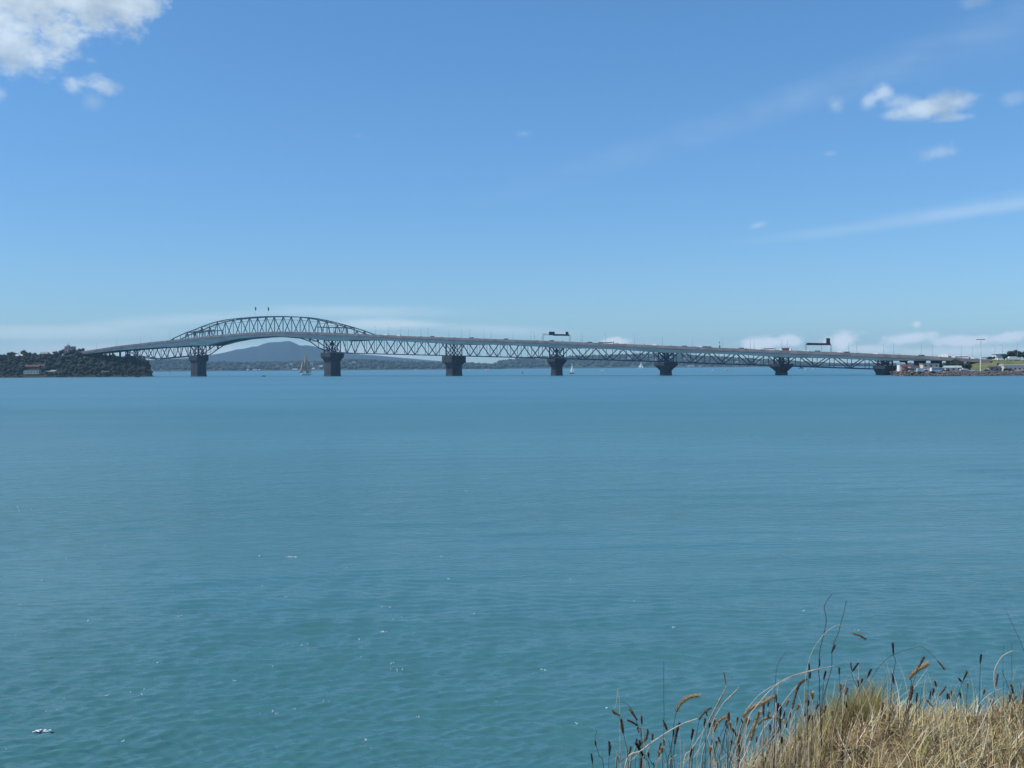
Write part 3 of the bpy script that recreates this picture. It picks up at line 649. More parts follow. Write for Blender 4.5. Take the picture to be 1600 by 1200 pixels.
# vehicles
def vehicle(kind, paint, loc, rz, label, group, name='parked_car', cat='car'):
    r = empty(name, loc, rz); tag(r, label, cat, group)
    Lc, Wc = {'car': (4.4, 1.8), 'van': (5.4, 2.0), 'truck': (9.0, 2.5), 'bus': (11.5, 2.5)}[kind]
    bd = MB()
    if kind == 'car':
        secs = [(-2.2, .55, .75), (-2.1, .35, .95), (-1.2, .3, 1.0), (1.0, .3, .95), (2.0, .35, .78), (2.2, .5, .65)]
        for (x1, a1, b1), (x2, a2, b2) in zip(secs[:-1], secs[1:]):
            hw = Wc/2; bd.add([(x1, -hw, a1), (x1, hw, a1), (x1, hw, b1), (x1, -hw, b1), (x2, -hw, a2), (x2, hw, a2), (x2, hw, b2), (x2, -hw, b2)], [(0, 4, 5, 1), (1, 5, 6, 2), (2, 6, 7, 3), (3, 7, 4, 0)]+([(0, 1, 2, 3)] if x1 == -2.2 else [])+([(7, 6, 5, 4)] if x2 == 2.2 else []))
        bd.build('body', paint, r)
        MB().box((-.2, 0, 1.18), (2.7, 1.6, .46), top=(.62, .85)).build('window_band', glass_m, r)
        MB().box((-.2, 0, 1.44), (1.68, 1.37, .06)).build('roof', paint, r)
        wx, wr_ = 1.35, .32
    elif kind == 'van':
        bd.box((-.3, 0, 1.2), (4.8, 1.95, 1.7), top=(.97, .9)).box((2.3, 0, .8), (.9, 1.9, .9), top=(.8, .95)).build('body', paint, r)
        MB().box((1.98, 0, 1.62), (.45, 1.72, .55), top=(.5, .9)).build('windscreen', glass_m, r); wx, wr_ = 1.7, .34
    elif kind == 'truck':
        bd.box((-1.2, 0, 2.2), (6.4, 2.5, 2.7)).build('cargo_box', paint, r); MB().box((3.2, 0, 1.65), (2.0, 2.35, 2.2), top=(.85, .95)).build('cab', white_m, r)
        MB().box((4.18, 0, 2.1), (.12, 2.0, .8)).build('windscreen', glass_m, r); MB().box((0, 0, .65), (8.6, 1.2, .3)).build('chassis', dark_m, r); wx, wr_ = 2.9, .5
    else:
        bd.box((0, 0, 1.75), (11.5, 2.5, 2.7), top=(.985, .94)).build('body', paint, r); MB().box((0, 0, 2.1), (10.8, 2.54, .85)).build('window_band', glass_m, r); wx, wr_ = 3.6, .5
    for a in (-wx, wx):
        for b_ in (-1, 1):
            MB().tube([(a, b_*(Wc/2-.22), wr_), (a, b_*(Wc/2+.01), wr_)], wr_, 10).build('wheel', rubber, r)
    return r
PAINT = {'white': white_m, 'silver': mat('silver_car_paint', (0.45, 0.46, 0.47), .3, .05), 'black': mat('black_car_paint', (0.02, 0.02, 0.025), .3, .05), 'red': mat('red_car_paint', (0.15, 0.03, 0.03), .3, .05), 'blue': mat('blue_car_paint', (0.04, 0.08, 0.2), .3, .05)}
BV = [(592, 'car', 'silver'), (603, 'van', 'white'), (624, 'van', 'white'), (655, 'car', 'black'), (676, 'van', 'black'), (690, 'car', 'silver'), (708, 'car', 'blue'), (737, 'van', 'black'), (745, 'car', 'black'), (788, 'van', 'black'), (840, 'car', 'silver'), (862, 'van', 'black'), (874, 'van', 'silver'), (896, 'car', 'silver'), (922, 'van', 'black'), (936, 'van', 'black'), (951, 'bus', 'white'), (962, 'van', 'silver'), (975, 'car', 'black'), (1003, 'van', 'silver'), (1024, 'van', 'white'), (1046, 'car', 'black'), (1070, 'van', 'blue'), (1085, 'car', 'silver'), (1094, 'van', 'white'), (1101, 'van', 'black'), (1108, 'van', 'black'), (1156, 'van', 'red'), (1166, 'car', 'black'), (1185, 'van', 'white'), (1200, 'bus', 'white'), (1221, 'van', 'white'), (1230, 'truck', 'red'), (1241, 'van', 'silver'), (1261, 'van', 'white'), (1277, 'van', 'red'), (1311, 'van', 'white'), (1323, 'van', 'black'), (1342, 'car', 'black'), (1363, 'car', 'silver'), (1369, 'van', 'white'), (1402, 'van', 'silver'), (1439, 'van', 'black'), (1474, 'truck', 'white'), (1482, 'van', 'red'), (1490, 'van', 'white'), (1503, 'bus', 'white'), (1511, 'van', 'red'), (1517, 'van', 'white'), (1526, 'car', 'black')]
seen = {}
for i, (px, kd, c) in enumerate(BV):
    s, _ = hit(px, 545, -13); ln = -13.3 if i % 3 else -9.8
    where = 'left of the third pier' if px < 700 else 'between third and fourth piers' if px < 870 else 'between fourth and fifth piers' if px < 1040 else 'between piers five and six' if px < 1220 else 'below or near the right gantry' if px < 1330 else 'near the seventh pier' if px < 1420 else 'on the right viaduct'
    lb = f"{c} {kd} crossing the bridge {where}"; q = seen.get(lb, 0); seen[lb] = q+1
    if q: lb = f"{c} {kd} on the bridge {where}, {['', 'second', 'third', 'fourth'][q]} such from the left"
    vehicle(kd, PAINT[c], bp_(s, ln, zt(s)-PB-.02), rzb+(math.pi if i % 2 else 0), lb, 'vehicles on the bridge', 'car' if kd == 'car' else kd, kd)

# ------------------------------------------------------------------ trees
leaf_m = mat('dark_foliage', (0.010, 0.022, 0.013), 0.8, 0.3, 0.35, col2=(0.028, 0.043, 0.022), attr=True)
leaf_b = mat('brown_green_foliage', (0.020, 0.020, 0.014), 0.8, 0.3, 0.35, col2=(0.046, 0.040, 0.026), attr=True)
def crown_mesh(seed, H=9.0, R=4.5, nleaf=700, m=leaf_m, cone=False):
    r = random.Random(seed); Vs, Fs, o = [], [], 0; lobes = []
    for i in range(9):
        a = r.uniform(0, 6.28); q = r.uniform(0, .62)*R; z = H*r.uniform(.35, .82)
        if cone: q *= (1.1-z/H)
        lr = R*r.uniform(.32, .5)*(1.15-.4*z/H); lobes.append((q*math.cos(a), q*math.sin(a), z, lr))
    lobes.append((0, 0, H*.55, R*.6))
    for (x, y, z, lr) in lobes:
        V, Fc = lumpy(ICO2, r.uniform(0, 50), .8); Vs.append(V*lr*.86*np.array([1, 1, .85])+np.array([x, y, z])); Fs.append(Fc); 
    nl = []
    for i in range(nleaf):
        x, y, z, lr = r.choice(lobes); d = Vector((r.gauss(0, 1), r.gauss(0, 1), r.gauss(.2, 1))).normalized()
        p = Vector((x, y, z))+d*lr*r.uniform(.75, 1.25); t1 = d.orthogonal().normalized(); t1 = (Matrix.Rotation(r.uniform(0, 6.28), 3, d) @ t1); t2 = (d.cross(t1)+d*r.uniform(-.6, .6)).normalized(); sz = r.uniform(.18, .5)
        nl.append([p-t1*sz, p+t2*sz*.7, p+t1*sz]); 
    V = []; Fq = []; o = 0
    for W_, Fc in zip(Vs, Fs): V.append(W_); Fq.append(Fc+o); o += len(W_)
    LV = np.array([[tuple(c) for c in tri] for tri in nl]).reshape(-1, 3); V.append(LV); Fq.append(np.arange(len(LV)).reshape(-1, 3)+o)
    return np_mesh('crown', np.concatenate(V), np.concatenate(Fq), m)
def trunk_mesh(seed, H=9.0):
    r = random.Random(seed); m_ = MB().tube([(0, 0, -1), (.1, 0, H*.3), (r.uniform(-.3, .3), r.uniform(-.3, .3), H*.65)], [.35, .26, .12], 7)
    for i in range(5):
        a = r.uniform(0, 6.28); z = H*r.uniform(.25, .5); m_.tube([(0.05, 0, z), (math.cos(a)*1.2, math.sin(a)*1.2, z+1.3), (math.cos(a)*2.3, math.sin(a)*2.3, z+2.3)], [.14, .09, .04], 5)
    return m_.mesh('trunk', bark)
CR = [(crown_mesh(i, 9, 4.6, 700, leaf_b if i in (2, 5) else leaf_m, i == 4), trunk_mesh(i)) for i in range(6)]
def tree(loc, sc_, v, label, group, cat='tree', name='broadleaf_tree'):
    e = empty(name, loc, random.uniform(0, 6.28)); e.scale = (sc_*random.uniform(.9, 1.15), sc_*random.uniform(.9, 1.15), sc_*random.uniform(.85, 1.1)); tag(e, label, cat, group)
    link('trunk', CR[v][1], e); link('crown', CR[v][0], e); return e

# ------------------------------------------------------------------ wooded headland on the left
H_top = [(-120, 556), (-40, 554), (0, 554), (15, 553), (35, 550), (50, 551), (75, 552), (90, 551), (100, 545), (108, 543), (120, 545), (130, 547), (145, 551.5), (165, 554), (187, 554.5), (205, 555), (220, 557.5), (230, 562.5), (236, 572), (239, 580)]
scrub = mat('headland_scrub', (0.02, 0.028, 0.014), 0.9, 0.3, 0.08, col2=(0.035, 0.034, 0.022), bump=.5)
H_o, H_h = land('headland', H_top, 1500, 1610, 1950, scrub, 3, 1.5, 30, minus=9.5, hmin=1.0, shape=((0, 0), (.01, .05), (.12, .16), (.4, .48), (.75, .86), (1, 1)), seed=3)
HOUSE_ZONE = [(36, 70, -.02, .34), (80, 98, .02, .2), (26, 40, .85, 1.2), (100, 114, .9, 1.2)]
nt_ = 0
for row in (.04, .13, .26, .40, .56, .74, .9, 1.05):
    px = -60+random.uniform(0, 6)
    while px < 238:
        fr = row+random.uniform(-.05, .05)
        if not any(a < px < b_ and c < fr < d for a, b_, c, d in HOUSE_ZONE):
            p = H_h(px, max(fr, .02)); sz = random.uniform(.95, 1.45) * (.66 if row < .1 else 1) * (.7 if px > 230 else 1)
            zone = 'right tip of the headland' if px > 190 else 'headland under the bridge' if px > 135 else 'headland around its tower house' if px > 85 else 'headland above the red roofs' if px > 36 else 'far left headland end'
            zone = ('shore of the ' if row < .1 else 'lower slope of the ' if row < .35 else 'upper slope of the ' if row < .8 else 'skyline of the ')+zone
            v = random.randrange(6)
            tree(p-Vector((0, 0, .4)), sz, v, f"{'large' if sz > 1.2 else 'small' if sz < .9 else 'medium'} {'brownish' if v in (2, 5) else 'dark green narrow' if v == 4 else 'dark green'} tree on the {zone}", 'trees covering the left headland')
            nt_ += 1
        px += random.uniform(5.5, 9.5)
for (px, py, sz, v, lb) in [(17, 562, 1.5, 0, 'large round dark tree standing proud at the far left skyline'), (37, 559.5, 1.45, 3, 'large domed dark tree on the skyline above the white roof'), (101, 556, 1.35, 1, 'large tree left of the tower house on the hill'), (128, 554, 1.2, 0, 'domed tree right of the tower house where the bridge lands'), (84, 560, 1.0, 2, 'small skyline tree between the low houses and the hill')]:
    p = at(px, py, 1625); tree(p, sz, v, lb, None)
house(33, 560.5, 1600, 16, 3.2, 9, white_m, white_m, 'house with long white roof on the left skyline between two domed trees', None, kind='gable')
house(70, 557.5, 1615, 11, 4.5, 8, pink_wall, grey_roof, 'small pinkish house on the left skyline', None, kind='gable')
house(51, 584.6, 1512, 21, 5.2, 9, cream_m, red_roof, 'pale waterside house with wide windows at the foot of the headland', None, kind='hip')
house(48, 577.3, 1528, 26, 4.0, 8, brown_wall, red_roof, 'brown terraced house just above the pale waterside house', None, kind='gable')
house(66, 576.3, 1535, 8, 4.0, 7, pink_wall, red_roof, 'small red roofed house above and right of the pale waterside house', None, kind='gable')
house(82, 584.4, 1512, 15, 3.4, 7, mat('orange_timber_wall', (0.42, 0.26, 0.15)), grey_roof, 'low orange-brown boathouse on the headland shore', None, kind='gable', cat='boathouse', name='boathouse')
house(93, 584.5, 1511, 9, 3.6, 7, cream_m, red_roof, 'small cream boathouse right of the orange-brown one', None, kind='front', cat='boathouse', name='boathouse')
house(152.5, 572.5, 1535, 3.5, 4.5, 4, cream_m, grey_roof, 'narrow pale hut among trees, left of two', None, kind='flat')
house(162, 571.5, 1535, 3.5, 4, 4, cream_m, grey_roof, 'narrow pale hut among trees, right of two', None, kind='flat')
house(165, 584.5, 1508, 10, 3, 6, pink_wall, red_roof, 'low pinkish shed at the water on the headland', None, kind='gable')
th = house(110, 553.5, 1625, 13, 11, 9, pink_wall, grey_roof, 'tall house with a mast on top of the left headland hill', None, kind='flat')
MB().box((-3, 0, 12.6), (4, 4, 2.4)).build('rooftop_room', pink_wall, th); MB().tube([(-3, 0, 13.5), (-3, 0, 17.5)], .2).build('mast', dark_m, th)

# ------------------------------------------------------------------ right hand shore
rock = mat('seawall_rock', (0.115, 0.095, 0.085), 0.9, 0.35, 0.6, bump=.8, bscale=1.2)
RS = 860.0
zland = at(1500, 580.5, RS).z
yard_m = mat('gravel_yard', (0.20, 0.17, 0.14), 0.9)
# seawall and platform: shoreline in plan
shore_px = [(1398, 935), (1402, 905), (1420, 885), (1450, 872), (1500, 865), (1560, 860), (1640, 850), (1800, 830)]
top_, foot_, back_ = [], [], []
mb = MB(); n = 90
for i in range(n+1):
    px = 1396+(1800-1396)*i/n; D = interp(shore_px, px); x = ground_x(px, D)
    j = fbm(i*.6, 3, 1)*1.2
    top_.append((x+1.5, D+6+j, zland)); foot_.append((x, D+j*.5, -1.0))
vs = foot_+[(a[0]*.5+b_[0]*.5, a[1]*.5+b_[1]*.5, zland*.45+random.uniform(-.35, .35)) for a, b_ in zip(foot_, top_)]+top_
mb.add(vs, [(r_*(n+1)+i, r_*(n+1)+i+1, (r_+1)*(n+1)+i+1, (r_+1)*(n+1)+i) for r_ in range(2) for i in range(n)]).build('sea_wall', rock)
tag(bpy.data.objects['sea_wall'], 'low brown rock sea wall along the right shore', 'sea wall')
# boulders of the wall, too small to pick apart
Vs, Fs, o = [], [], 0
for i in range(1500):
    q = random.random(); k_ = random.randrange(n); a, b_ = foot_[k_], top_[k_]; V, Fc = LB[i % 6] if i % 3 == 0 else ICO1; r = random.uniform(.35, 1.0)
    c = np.array([a[j]+(b_[j]-a[j])*q for j in range(3)])+np.array([random.uniform(-2, 2), -.2, 0]); Vs.append(V*r*np.array([1.2, 1, .7])+c); Fs.append(Fc+o); o += len(V)
tag(link('rubble', np_mesh('rubble', np.concatenate(Vs), np.concatenate(Fs), rock)), 'brown boulders piled along the right shore sea wall', 'rocks', kind='stuff')
pl = MB(); 
pl.add(top_+[(p_[0]*(p_[1]+260)/p_[1]+2, p_[1]+260, zland) for p_ in top_], [(i, i+1, n+2+i, n+1+i) for i in range(n)]).build('ground', yard_m)
tag(bpy.data.objects['ground'], kind='structure')
e0 = (top_[0][0]*(top_[0][1]+260)/top_[0][1]+2, top_[0][1]+260)
MB().add([(top_[0][0], top_[0][1], zland-.02), (*e0, zland-.02), (*e0, -2), (foot_[0][0], foot_[0][1], -2)], [(0, 1, 2, 3)]).build('embankment_wall', rock)
tag(bpy.data.objects['embankment_wall'], kind='structure')
grass_hill = mat('green_bank_grass', (0.09, 0.12, 0.03), 0.9, 0.3, 0.08, col2=(0.17, 0.16, 0.06), bump=.3)
G_top = [(1496, 577), (1512, 570), (1530, 563.5), (1545, 562.5), (1560, 563), (1580, 563.3), (1620, 563), (1720, 561), (1820, 560)]
def gz(px, fr): pass
cols = []; n2 = 40
for i in range(n2+1):
    px = 1496+(1820-1496)*i/n2; z1 = at(px, interp(G_top, px), 945).z; col = []
    for D, hf in ((893, 0), (905, .2), (925, .7), (945, 1), (965, 1.0), (1100, 1.1)):
        x = ground_x(px, 920)*D/920; col.append((x, D, zland-.1+(z1-zland)*hf+fbm(x/9, D/9, 0)*.3*(hf > 0)))
    cols.append(col)
V = np.array([p for c in cols for p in c]); Fq = np.array([(i*6+j, (i+1)*6+j, (i+1)*6+j+1, i*6+j+1) for i in range(n2) for j in range(5)])
tag(link('hill', np_mesh('hill', V, Fq, grass_hill, True)), kind='structure')
def hz_(px, D):
    z1 = at(px, interp(G_top, px), 945).z; hf = float(np.interp(D, [893, 905, 925, 945, 965, 1100], [0, .2, .7, 1, 1, 1.1])); return zland-.1+(z1-zland)*hf
# trees on the right
for i, (px, D, sz, v, lb) in enumerate([(1478, 900, .85, 0, 'leftmost tree of the dark clump under the approach viaduct'), (1485, 905, .95, 1, 'second tree of the dark clump under the approach viaduct'), (1493, 900, 1.15, 3, 'tallest round tree of the dark clump by the viaduct'), (1500, 896, 1.05, 0, 'tree right of the tallest in the viaduct clump'), (1507, 900, 1.05, 2, 'brownish tree in the viaduct clump'), (1514, 898, .9, 3, 'tree at the right end of the viaduct clump'), (1496, 890, .7, 1, 'small bush in front of the viaduct clump'), (1421, 915, .5, 2, 'small shrub by the leftmost shore buildings')]):
    tree(Vector((ground_x(px, D), D, zland-.5)), sz, v, lb, 'trees beside the approach viaduct')
for i, (px, sz, v, lb) in enumerate([(1570, .75, 1, 'small dark tree at left end of the hilltop row'), (1578, 1.0, 0, 'tall dark tree in the middle of the hilltop row'), (1586, 1.1, 3, 'tallest dark tree of the hilltop row'), (1594, 1.0, 0, 'dark tree near right picture edge on the hilltop'), (1602, .9, 1, 'dark tree cut by the right picture edge'), (1546, .45, 3, 'low round bush on hilltop left of the pale building'), (1552, .5, 0, 'second low bush on hilltop left of the pale building'), (1560, .35, 2, 'small brown bush below the pale hilltop building'), (1559.5, .4, 4, 'slim dark conifer on the grassy bank')]):
    D = 975 if i != 8 else 915; p = Vector((ground_x(px, D), D, hz_(px, D)-.4)); tree(p, sz, v, lb, 'trees on the grassy hill', )
house(1562, 0, 990, 10, 5.2, 8, white_m, grey_roof, 'pale two storey building on the hilltop left of dark trees', None, z0=hz_(1562, 990), kind='flat', cat='building', name='building')
house(1548, 0, 1000, 12, 2.2, 8, cream_m, grey_roof, 'low cream building on the hilltop behind the lamp mast', None, z0=hz_(1548, 1000), kind='flat', cat='building', name='building')
house(1590, 0, 888, 26, 4.6, 8, cream_m, white_m, 'long pale shed at the right edge below the grassy bank', None, z0=zland, kind='flat', cat='shed', name='shed')
house(1552, 0, 890, 9, 3.4, 5, mat('grey_green_cladding', (0.20, 0.24, 0.22)), grey_roof, 'grey-green shed right of the tall lamp mast', None, z0=zland, kind='flat', cat='shed', name='shed')
house(1565, 0, 892, 4, 3.6, 4, white_m, grey_roof, 'small white kiosk right of the grey-green shed', None, z0=zland, kind='gable', cat='kiosk', name='kiosk')
house(1574, 0, 889, 7, 3.0, 5, brown_wall, grey_roof, 'brown shed left of the long pale shed', None, z0=zland, kind='flat', cat='shed', name='shed')
house(1408, 0, 930, 5, 6.0, 6, white_m, grey_roof, 'tall narrow white building at the left end of the right shore', None, z0=zland, kind='gable', cat='building', name='building')
house(1417, 0, 925, 6.5, 3.8, 6, brown_wall, red_roof, 'brown building with red roof beside the narrow white one', None, z0=zland, kind='gable', cat='building', name='building')
house(1428, 0, 918, 8, 4.4, 6, pink_wall, red_roof, 'pinkish building near left end of right shore', None, z0=zland, kind='hip', cat='building', name='building')
house(1452, 0, 945, 14, 6.0, 8, cream_m, grey_roof, 'pale building seen under the approach viaduct', None, z0=zland, kind='flat', cat='building', name='building')
house(1488, 0, 885, 13, 3.0, 5, cream_m, mat('pale_green_roof', (0.35, 0.42, 0.38)), 'low pale green roofed building before the viaduct trees', None, z0=zland, kind='gable', cat='building', name='building')
# parked vehicles on the yard
for i, (px, D, kd, c, lb) in enumerate([(1413, 893, 'car', 'black', 'black car parked at left end of the right shore yard'), (1419, 890, 'van', 'red', 'dark red van parked by the brown shore building'), (1424, 884, 'car', 'silver', 'silver car parked between the red van and a white container'), (1446, 880, 'car', 'blue', 'blue car parked on the right shore right of the container'), (1450, 881, 'van', 'white', 'white van parked left of the long white bus'), (1464.5, 876, 'bus', 'white', 'long white bus parked on the right shore'), (1475, 876, 'car', 'red', 'red car parked right of the long white bus'), (1480, 877, 'car', 'black', 'black car parked right of the red shore car'), (1513, 872, 'car', 'silver', 'silver car parked between the white launch and the lamp mast'), (1519, 872, 'car', 'white', 'white car parked just left of the tall lamp mast'), (1526, 871, 'car', 'silver', 'silver car at the foot of the tall lamp mast'), (1541, 870, 'car', 'black', 'black car parked right of the tall lamp mast'), (1557, 872, 'car', 'blue', 'blue car parked before the white kiosk'), (1573, 870, 'van', 'black', 'black van parked before the brown shed'), (1581, 870, 'car', 'red', 'red car parked before the long pale shed')]):
    vehicle(kd, PAINT[c], Vector((ground_x(px, D), D, zland)), random.uniform(-.3, .3)+(math.pi if i % 2 else 0), lb, 'vehicles parked on the right shore', 'parked_'+kd, kd)
for i, (px, kd, c, lb) in enumerate([(1563, 'van', 'white', 'white van on the hilltop road below the pale building'), (1576, 'van', 'silver', 'silver van on the hilltop road before the dark trees'), (1584, 'truck', 'white', 'white truck on the hilltop road before the dark trees'), (1596, 'van', 'white', 'white van on the hilltop road at the right picture edge')]):
    vehicle(kd, PAINT[c], Vector((ground_x(px, 950), 950, hz_(px, 950))), random.uniform(-.1, .1), lb, 'vehicles on the hilltop road', kd, kd)
def box_container(px, D, wd, m, lb):
    e = empty('shipping_container', (ground_x(px, D), D, zland)); tag(e, lb, 'container')
    MB().box((0, 0, 1.4), (wd, 2.4, 2.6)).build('body', m, e)
    for i in range(int(wd/.6)): MB().box((-wd/2+.3+i*.6, -1.23, 1.4), (.22, .06, 2.4)).build('rib', m, e)
box_container(1438, 880, 5.5, mat('pale_blue_steel', (0.40, 0.52, 0.55)), 'pale blue container standing below the twin viaduct columns')
# slipway boat
def launch(loc, rz, L_, hullm, cabm, label, group, name='motorboat', cat='motorboat', cab=1.0, cabx=-.05):
    r = empty(name, loc, rz); tag(r, label, cat, group); W_ = L_*.3; Hh = L_*.12
    secs = [(-.5, .42, -.25, 1.0), (-.2, .5, -.3, 1.0), (.15, .46, -.28, 1.08), (.38, .22, -.15, 1.22), (.5, .02, .1, 1.32)]
    mb = MB(); vs = []
    for (x, hw, kz, tz) in secs: vs += [(x*L_, -hw*W_, tz*Hh), (x*L_, -hw*W_*.8, .1*Hh), (x*L_, 0, kz*Hh), (x*L_, hw*W_*.8, .1*Hh), (x*L_, hw*W_, tz*Hh)]
    fs = [(i*5+j, i*5+j+1, (i+1)*5+j+1, (i+1)*5+j) for i in range(4) for j in range(4)]+[(i*5, (i+1)*5, (i+1)*5+4, i*5+4) for i in range(4)]+[(4, 3, 2, 1, 0)]
    mb.add(vs, fs).build('hull', hullm, r)
    if cab:
        MB().box((cabx*L_, 0, Hh*1.05+L_*.06*cab), (L_*.38, W_*.66, L_*.13*cab), top=(.75, .85)).build('cabin', cabm, r)
        MB().box((cabx*L_, 0, Hh*1.05+L_*.078*cab), (L_*.36, W_*.69, L_*.04*cab), top=(.93, .97)).build('window_band', glass_m, r)
    return r
launch(Vector((ground_x(1506.5, 872), 872, zland+.9)), .1, 7, white_m, white_m, 'white launch on a trailer on the right shore left of the lamp mast', None)
MB().box((0, 0, -.45), (5.5, .9, .15)).tube([(-.8, -.95, -.6), (-.8, -.75, -.6)], .3, 10).tube([(-.8, .75, -.6), (-.8, .95, -.6)], .3, 10).build('trailer', dark_m, bpy.data.objects['motorboat'])
# high mast light
D = 868; zt2 = at(1532, 530, D).z; e = empty('high_mast_light', (ground_x(1532.3, D), D, zland)); tag(e, 'tall mast with a wide ring of floodlights on the right shore', 'light mast')
Hm = zt2-zland; MB().tube([(0, 0, 0), (0, 0, Hm*.5), (0, 0, Hm)], [.5, .36, .24], 10).build('mast', mat('mast_white_grey', (.62, .60, .58)), e)
hd = MB(); 
for i in range(20): 
    a = i*math.pi/10; a2 = (i+1)*math.pi/10; hd.bar((2.5*math.cos(a), 2.5*math.sin(a), Hm-.2), (2.5*math.cos(a2), 2.5*math.sin(a2), Hm-.2), .25, .3)
for i in range(4): a = i*math.pi/2; hd.bar((0, 0, Hm-.1), (2.5*math.cos(a), 2.5*math.sin(a), Hm-.2), .2)
hd.build('ring', dark_m, e)
fm = MB().box((0, 0, 0), (.9, .7, .55), top=(.8, .8)).mesh('floodlight', mat('floodlight_casing', (.16, .13, .13)))
for i in range(10): a = i*math.pi/5; o_ = link('floodlight', fm, e, (2.9*math.cos(a), 2.9*math.sin(a), Hm-.25)); o_.rotation_euler = (0, 0, a)
for (px, D, Hh, lb) in [(1554.5, 985, 13, 'thin street lamp on the hilltop left of the pale building'), (1566, 985, 14, 'thin street lamp on the hilltop right of the pale building'), (1589.7, 960, 17, 'street lamp rising above the dark hilltop trees')]:
    e = empty('street_lamp', (ground_x(px, D), D, hz_(px, D))); tag(e, lb, 'street lamp', 'street lamps on the hilltop')
    MB().tube([(0, 0, 0), (0, 0, Hh)], [.15, .08]).tube([(0, 0, Hh-.1), (-1.6, 0, Hh+.3)], .06).build('post', pole_m, e); MB().box((-1.9, 0, Hh+.28), (.9, .3, .18)).build('lamp_head', pole_m, e)

# ------------------------------------------------------------------ boats
def wpt(px, py):
    """point on the water seen at a pixel"""
    d = ray(px, py); t_ = -CAMZ/d.z; return Vector((d.x*t_, t_, 0.15))
GB = 'boats on the water beyond the bridge'
for (px, py, wpx, lb) in [(650, 578.3, 5, 'small white motorboat left of the third pier'), (733, 578.2, 4, 'tiny white motorboat just right of the third pier'), (762.5, 578.5, 8.5, 'white cabin cruiser between third and fourth piers'),
    (943, 579.6, 6.5, 'white motorboat right of the slim sailboat'), (1115.5, 578.9, 6.5, 'left one of two white motorboats right of the fifth pier'), (1135.5, 578.6, 8, 'right one of two white motorboats right of the fifth pier'),
    (1260, 577.9, 7, 'white motorboat right of the sixth pier'), (1273, 576.9, 7, 'low white boat beyond the motorboat right of the sixth pier'), (356, 585.2, 3.5, 'tiny white boat right of the first arch pier'), (380.5, 585.6, 3.0, 'tiny white boat below the arch, right of another'),
    (243, 584, 3.2, 'tiny white moored boat at the headland tip'), (265, 584, 4.5, 'white moored boat under the left truss span'), (281, 583.6, 2.5, 'tiny white moored boat left of the first arch pier'), (693, 577.6, 6, 'low pinkish boat against the left side of the third pier'), (1150.5, 575.3, 3, 'tiny white boat near far shore behind the sixth span'), (370, 583.6, 2.2, 'tiny white boat far out between two others below the arch')]:
    p = wpt(px, py); L_ = wpx*mpx(p); launch(p, random.uniform(-.25, .25)+(math.pi if random.random() < .5 else 0), L_, pink_wall if 'pinkish' in lb else white_m, white_m, lb, GB, cab=1.2)
def yacht(px, py, topy, wpx, hullm, label, lean=0.02, kind='sloop', sm=sail_white):
    p = wpt(px, py); k_ = mpx(p); L_ = wpx*k_; Hm = (py-topy)*k_
    r = launch(p, -.2, L_, hullm, white_m, label, 'sailing boats beyond the bridge', 'sailing_boat', 'sailing boat', cab=.6)
    MB().tube([(L_*.08, 0, L_*.1), (L_*.08, 0, Hm)], [.12, .06]).build('mast', pole_m, r)
    def sail(pts, nm):
        mb = MB(); n = 6; vs = []; A, B_, C_ = [Vector(q) for q in pts]
        for i in range(n+1):
            for j in range(n+1):
                u, v = i/n, j/n; q = A*(1-u)+(B_*(1-v)+C_*v)*u; q = q+Vector((0, 1, 0))*math.sin(math.pi*u)*math.sin(math.pi*v)*L_*.06; vs.append(q)
        o_ = mb.add(vs, [(i*(n+1)+j, i*(n+1)+j+1, (i+1)*(n+1)+j+1, (i+1)*(n+1)+j) for i in range(n) for j in range(n)]).build(nm, sm, r, smooth=True)
        m_ = o_.modifiers.new('t', 'SOLIDIFY'); m_.thickness = .04
    sail([(L_*.06, 0, Hm*.98), (L_*.06, 0, L_*.22), (-L_*.42, L_*.08, L_*.24)], 'mainsail')
    sail([(L_*.1, 0, Hm*.86), (L_*.47, 0, L_*.15), (L_*.1, L_*.1, L_*.2)], 'jib')
    return r
yacht(893.5, 584.0, 566.5, 7.0, hull_dark, 'slim white sailboat with dark hull right of the fourth pier')
yacht(1001, 576.5, 565.5, 9.5, white_m, 'distant sailboat with broad white triangle sails left of the fifth pier')
# the tall ship with tan sails
p = wpt(478, 586.2); k_ = mpx(p); L_ = 17*k_
ship = launch(p, math.pi+.25, L_, white_m, cream_m, 'two masted sailing ship with tall tan sails left of the second arch pier', None, 'sailing_ship', 'sailing ship', cab=.8, cabx=-.2)
MB().box((0, 0, L_*.02), (L_*.8, L_*.26, L_*.035)).build('waterline_stripe', hull_dark, ship)
Hm = 41*k_
MB().tube([(-L_*.02, 0, 1), (-L_*.02, 0, Hm)], [.28, .1], 8).build('main_mast', mat('varnished_spar', (.35, .22, .10)), ship)
MB().tube([(L_*.26, 0, 1), (L_*.26, 0, Hm*.62)], [.24, .1], 8).build('fore_mast', MATS['varnished_spar'], ship)
MB().tube([(-L_*.36, 0, 1), (-L_*.36, 0, Hm*.42)], [.2, .08], 8).build('mizzen_mast', MATS['varnished_spar'], ship)
MB().tube([(L_*.45, 0, L_*.14), (L_*.62, 0, L_*.2)], [.2, .08], 6).build('bowsprit', MATS['varnished_spar'], ship)
